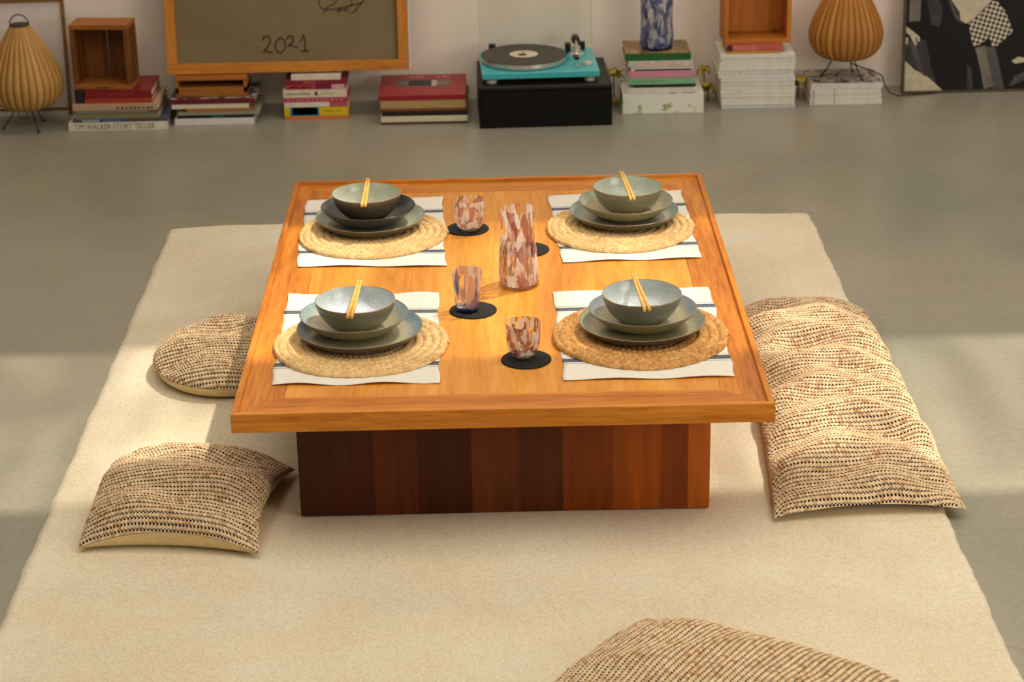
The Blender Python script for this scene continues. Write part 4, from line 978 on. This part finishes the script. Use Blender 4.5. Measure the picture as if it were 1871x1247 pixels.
l1 = lamp((-1.645, 2.530, 0), M_rat, .3, 'pear-shaped woven basket lamp on black wire legs, standing on the floor at far left', [(-.086, -.030), (.048, -.086), (.035, .066)])
MB().tube([(.015 * math.cos(t) - .015, -.02 + 0 * t, .050 + .016 * math.sin(t)) for t in np.linspace(0, 2 * PI, 20)], .0014, 6, caps=False).build('cord_loop', M_iron, l1, smooth=True)
l2 = lamp((1.246, 2.680, .0795), M_rat2, .1, 'amber pear-shaped woven lamp on black wire legs, standing on the short magazine stack', [(-.080, .016), (.055, -.064), (.040, .060)])
cdm = MB(); cdm.tube([(.010, -.02, .0655), (.022, -.03, .055), (.06, -.03, .040), (.105, -.022, .022), (.132, -.016, .006), (.145, -.010, -.03), (.165, .0, -.062), (.20, .010, -.0757), (.26, .02, -.0757), (.34, .035, -.0757)], .0024, 8)
cdm.build('power_cord', M_iron, l2, smooth=True)

# ------------------------------------------------------------------ frames at the sides
e = empty('picture_frame', (-1.785, 2.672, .0), (math.radians(-5.0), 0, math.radians(1.6)), label='thin wooden frame around a plain white sheet, behind the far left lamp', cat='picture frame')
M_thin = wood('thin_oak', 'x', (92, 62, 30), (134, 94, 50), (156, 114, 66), scale=2)
fr_ = MB(); w2, h2, q = .262, .415, .011
fr_.box(-w2, w2, 0, .016, .018, .018 + q * .7); fr_.box(-w2, w2, 0, .016, h2 - q, h2); fr_.box(-w2, -w2 + q, 0, .016, .018 + q * .7, h2 - q); fr_.box(w2 - q, w2, 0, .016, .0005, h2 - q)
fr_.build('frame_moulding', M_thin, e)
MB().box(-w2 + q, w2 - q, .008, .012, .018 + q * .7, h2 - q).build('white_sheet', plain('white_print', (224, 212, 204), .5, .3, var=.02), e)
MB().box(-w2 + .001, w2 - q - .0005, .001, .014, .0005, .0175).build('lower_strip', plain('white_strip', (214, 202, 190), .6, .3), e)['label'] = 'white lower strip'  # plain white strip filling the space under the moulding

# framed photograph on the right
pf = empty('framed_photograph', (1.463, 2.722, 0), (math.radians(-4.5), 0, math.radians(.8)), label='large framed black and white photograph leaning on the wall at far right', cat='picture')
W3, H3, q = .86, .78, .009
fm = MB(); fm.box(0, W3, 0, .02, 0, q, b=.001); fm.box(0, W3, 0, .02, H3 - q, H3, b=.001); fm.box(0, q, 0, .02, q + .0002, H3 - q - .0002, b=.001); fm.box(W3 - q, W3, 0, .02, q + .0002, H3 - q - .0002, b=.001)
fm.build('frame_moulding', wood('dark_oak', 'x', (50, 38, 22), (78, 60, 36), (98, 78, 48), scale=2), pf)
def check_mat():
    t = NT('checked_cloth_print'); v = t.coords(rot=(0, .5, 0)); ck = t.node('ShaderNodeTexChecker'); t.link(v, ck.inputs[0]); ck.inputs['Scale'].default_value = 88
    ck.inputs['Color1'].default_value = lin(206, 190, 164); ck.inputs['Color2'].default_value = lin(20, 14, 14); t.link(ck.outputs[0], t.b.inputs['Base Color']); return t.done(.35)
pm = [plain('print_black', (11, 7, 8), .35, .2, var=.1), plain('print_pale', (196, 182, 154), .3, .4), check_mat(), plain('print_mid_grey', (74, 66, 62), .3, .4, var=.25, scale=14), plain('print_dark_grey', (46, 40, 38), .3, .4, var=.3, scale=10), plain('print_midtone', (112, 104, 92), .3, .4, var=.2, scale=12)]
ph_ = MB(); ph_.box(q, W3 - q, .010, .016, q, H3 - q, 0)
lay = [.0098]
def poly(pts, mi):
    # fan-safe simple polygon on the sheet's face; world-ish (x - 1.463, z) coordinates
    y = lay[0]; lay[0] -= .00012
    ph_.add([(p[0], y, p[1]) for p in pts], [tuple(range(len(pts)))], mi)
poly([(q, q), (.150, q), (.10, .055), (.045, .088), (q, .122)], 1)                                        # pale floor wedge
poly([(q, .126), (.05, .09), (.105, .052), (.128, .03), (.105, .10), (.085, .19), (.05, .20), (q, .195)], 4)    # dark skirt folds
poly([(.02, .19), (.045, .19), (.085, .06), (.06, .085)], 3)
poly([(q, .245), (.03, .23), (.06, .205), (.062, .19), (.055, .185), (.052, .20), (.045, .205), (.052, .178), (.045, .174), (.025, .21), (q, .225)], 1)   # pale hand
poly([(q, .20), (.02, .205), (.018, .18), (q, .178)], 1)
poly([(.02, .36), (.02, .26), (.06, .262), (.062, .45), (.03, .45)], 5)
poly([(.07, .40), (.10, .25), (.13, .235), (.14, .30), (.125, .34), (.10, .45)], 4)
poly([(.155, .44), (.165, .34), (.20, .29), (.205, .262), (.225, .248), (.25, .262), (.315, .33), (.30, .345), (.25, .44)], 1)   # pale midriff
poly([(.205, .262), (.16, .35), (.155, .40), (.14, .42), (.15, .35), (.185, .27), (.215, .245)], 3)
poly([(.235, .252), (.25, .260), (.318, .328), (.335, .325), (.365, .29), (.395, .22), (.39, .21), (.34, .165), (.325, .162), (.31, .20), (.285, .175), (.255, .165), (.245, .20)], 2)   # checked shorts
poly([(.300, .165), (.335, .16), (.375, q), (.335, q), (.315, .06)], 3)                                   # leg
poly([(.262, .16), (.30, .168), (.305, .13), (.335, q + .01), (.30, q), (.285, .08)], 5)
poly([(.236, .10), (.25, .09), (.262, q), (.238, q)], 4)
poly([(.395, .11), (.42, .125), (.445, .12), (.445, .105), (.41, .10)], 1)
poly([(.39, .02), (.41, .055), (.445, .07), (.445, .04), (.405, .022)], 3)
poly([(.47, q), (.52, .3), (.6, .5), (.55, .6), (.7, .65), (.72, .3), (.66, q)], 4)
ph_.build('photographic_print', pm, pf, recalc=False)

# ------------------------------------------------------------------ dried flowers tucked between the stacks
M_flower = NT('dried_petals'); _v = M_flower.coords(); M_flower.base(M_flower.ramp(M_flower.noise(_v, 40, 3), [(.3, lin(120, 96, 30)), (.55, lin(186, 166, 62)), (.75, lin(206, 190, 110))])); M_flower = M_flower.done(.8, .2)
M_stem = plain('dried_stem', (62, 52, 26), .8, .2)
def posy(x, y, h, r, seed, label, n=7, lean=(0, 0)):
    rg = random.Random(seed); e = empty('dried_flower', (x, y, 0), label=label, cat='dried flower', group='dried yellow flowers between the stacks')
    MB().tube([(0, 0, 0.001), (lean[0] * .4, lean[1] * .4, h * .5), (lean[0], lean[1], h)], .002, 6).build('stem', M_stem, e, smooth=True)
    for k in range(n):
        az = k * 2.4 + rg.random(); L = r * rg.uniform(.7, 1.1); w_ = L * .55; el = rg.uniform(-.5, .9)
        V = []; nn = 6
        for i in range(nn):
            t = i / (nn - 1); ww = w_ * math.sin(PI * (0.08 + .87 * t)) ; droop = el * t - 1.1 * t * t * rg.uniform(.6, 1)
            for j, s_ in enumerate((-1, -.4, .4, 1)):
                V.append((L * t, s_ * ww, L * (droop + .25 * abs(s_) * math.sin(t * 7 + seed))))
        ca, sa = math.cos(az), math.sin(az)
        V = [(lean[0] + a_ * ca - b_ * sa, lean[1] + a_ * sa + b_ * ca, h + c_) for a_, b_, c_ in V]
        Fc = [(i * 4 + j, i * 4 + j + 1, (i + 1) * 4 + j + 1, (i + 1) * 4 + j) for i in range(nn - 1) for j in range(3)]
        ob = MB().add(V, Fc).build('petal', M_flower, e, smooth=True); md = ob.modifiers.new('thickness', 'SOLIDIFY'); md.thickness = .0008
    return e
posy(.422, 2.705, .115, .036, 1, 'large dried yellow flower between the black cabinet and the blue vase stack')
posy(.428, 2.650, .022, .018, 2, 'small dried yellow flower low beside the thick white book')
posy(.746, 2.700, .118, .026, 3, 'small dried yellow flower high between the vase stack and the magazines')
posy(.757, 2.665, .070, .033, 4, 'crumpled dried yellow flower lower down beside the tall magazine stack')
posy(1.086, 2.700, .072, .034, 5, 'olive dried leaves between the tall and the short magazine stacks')
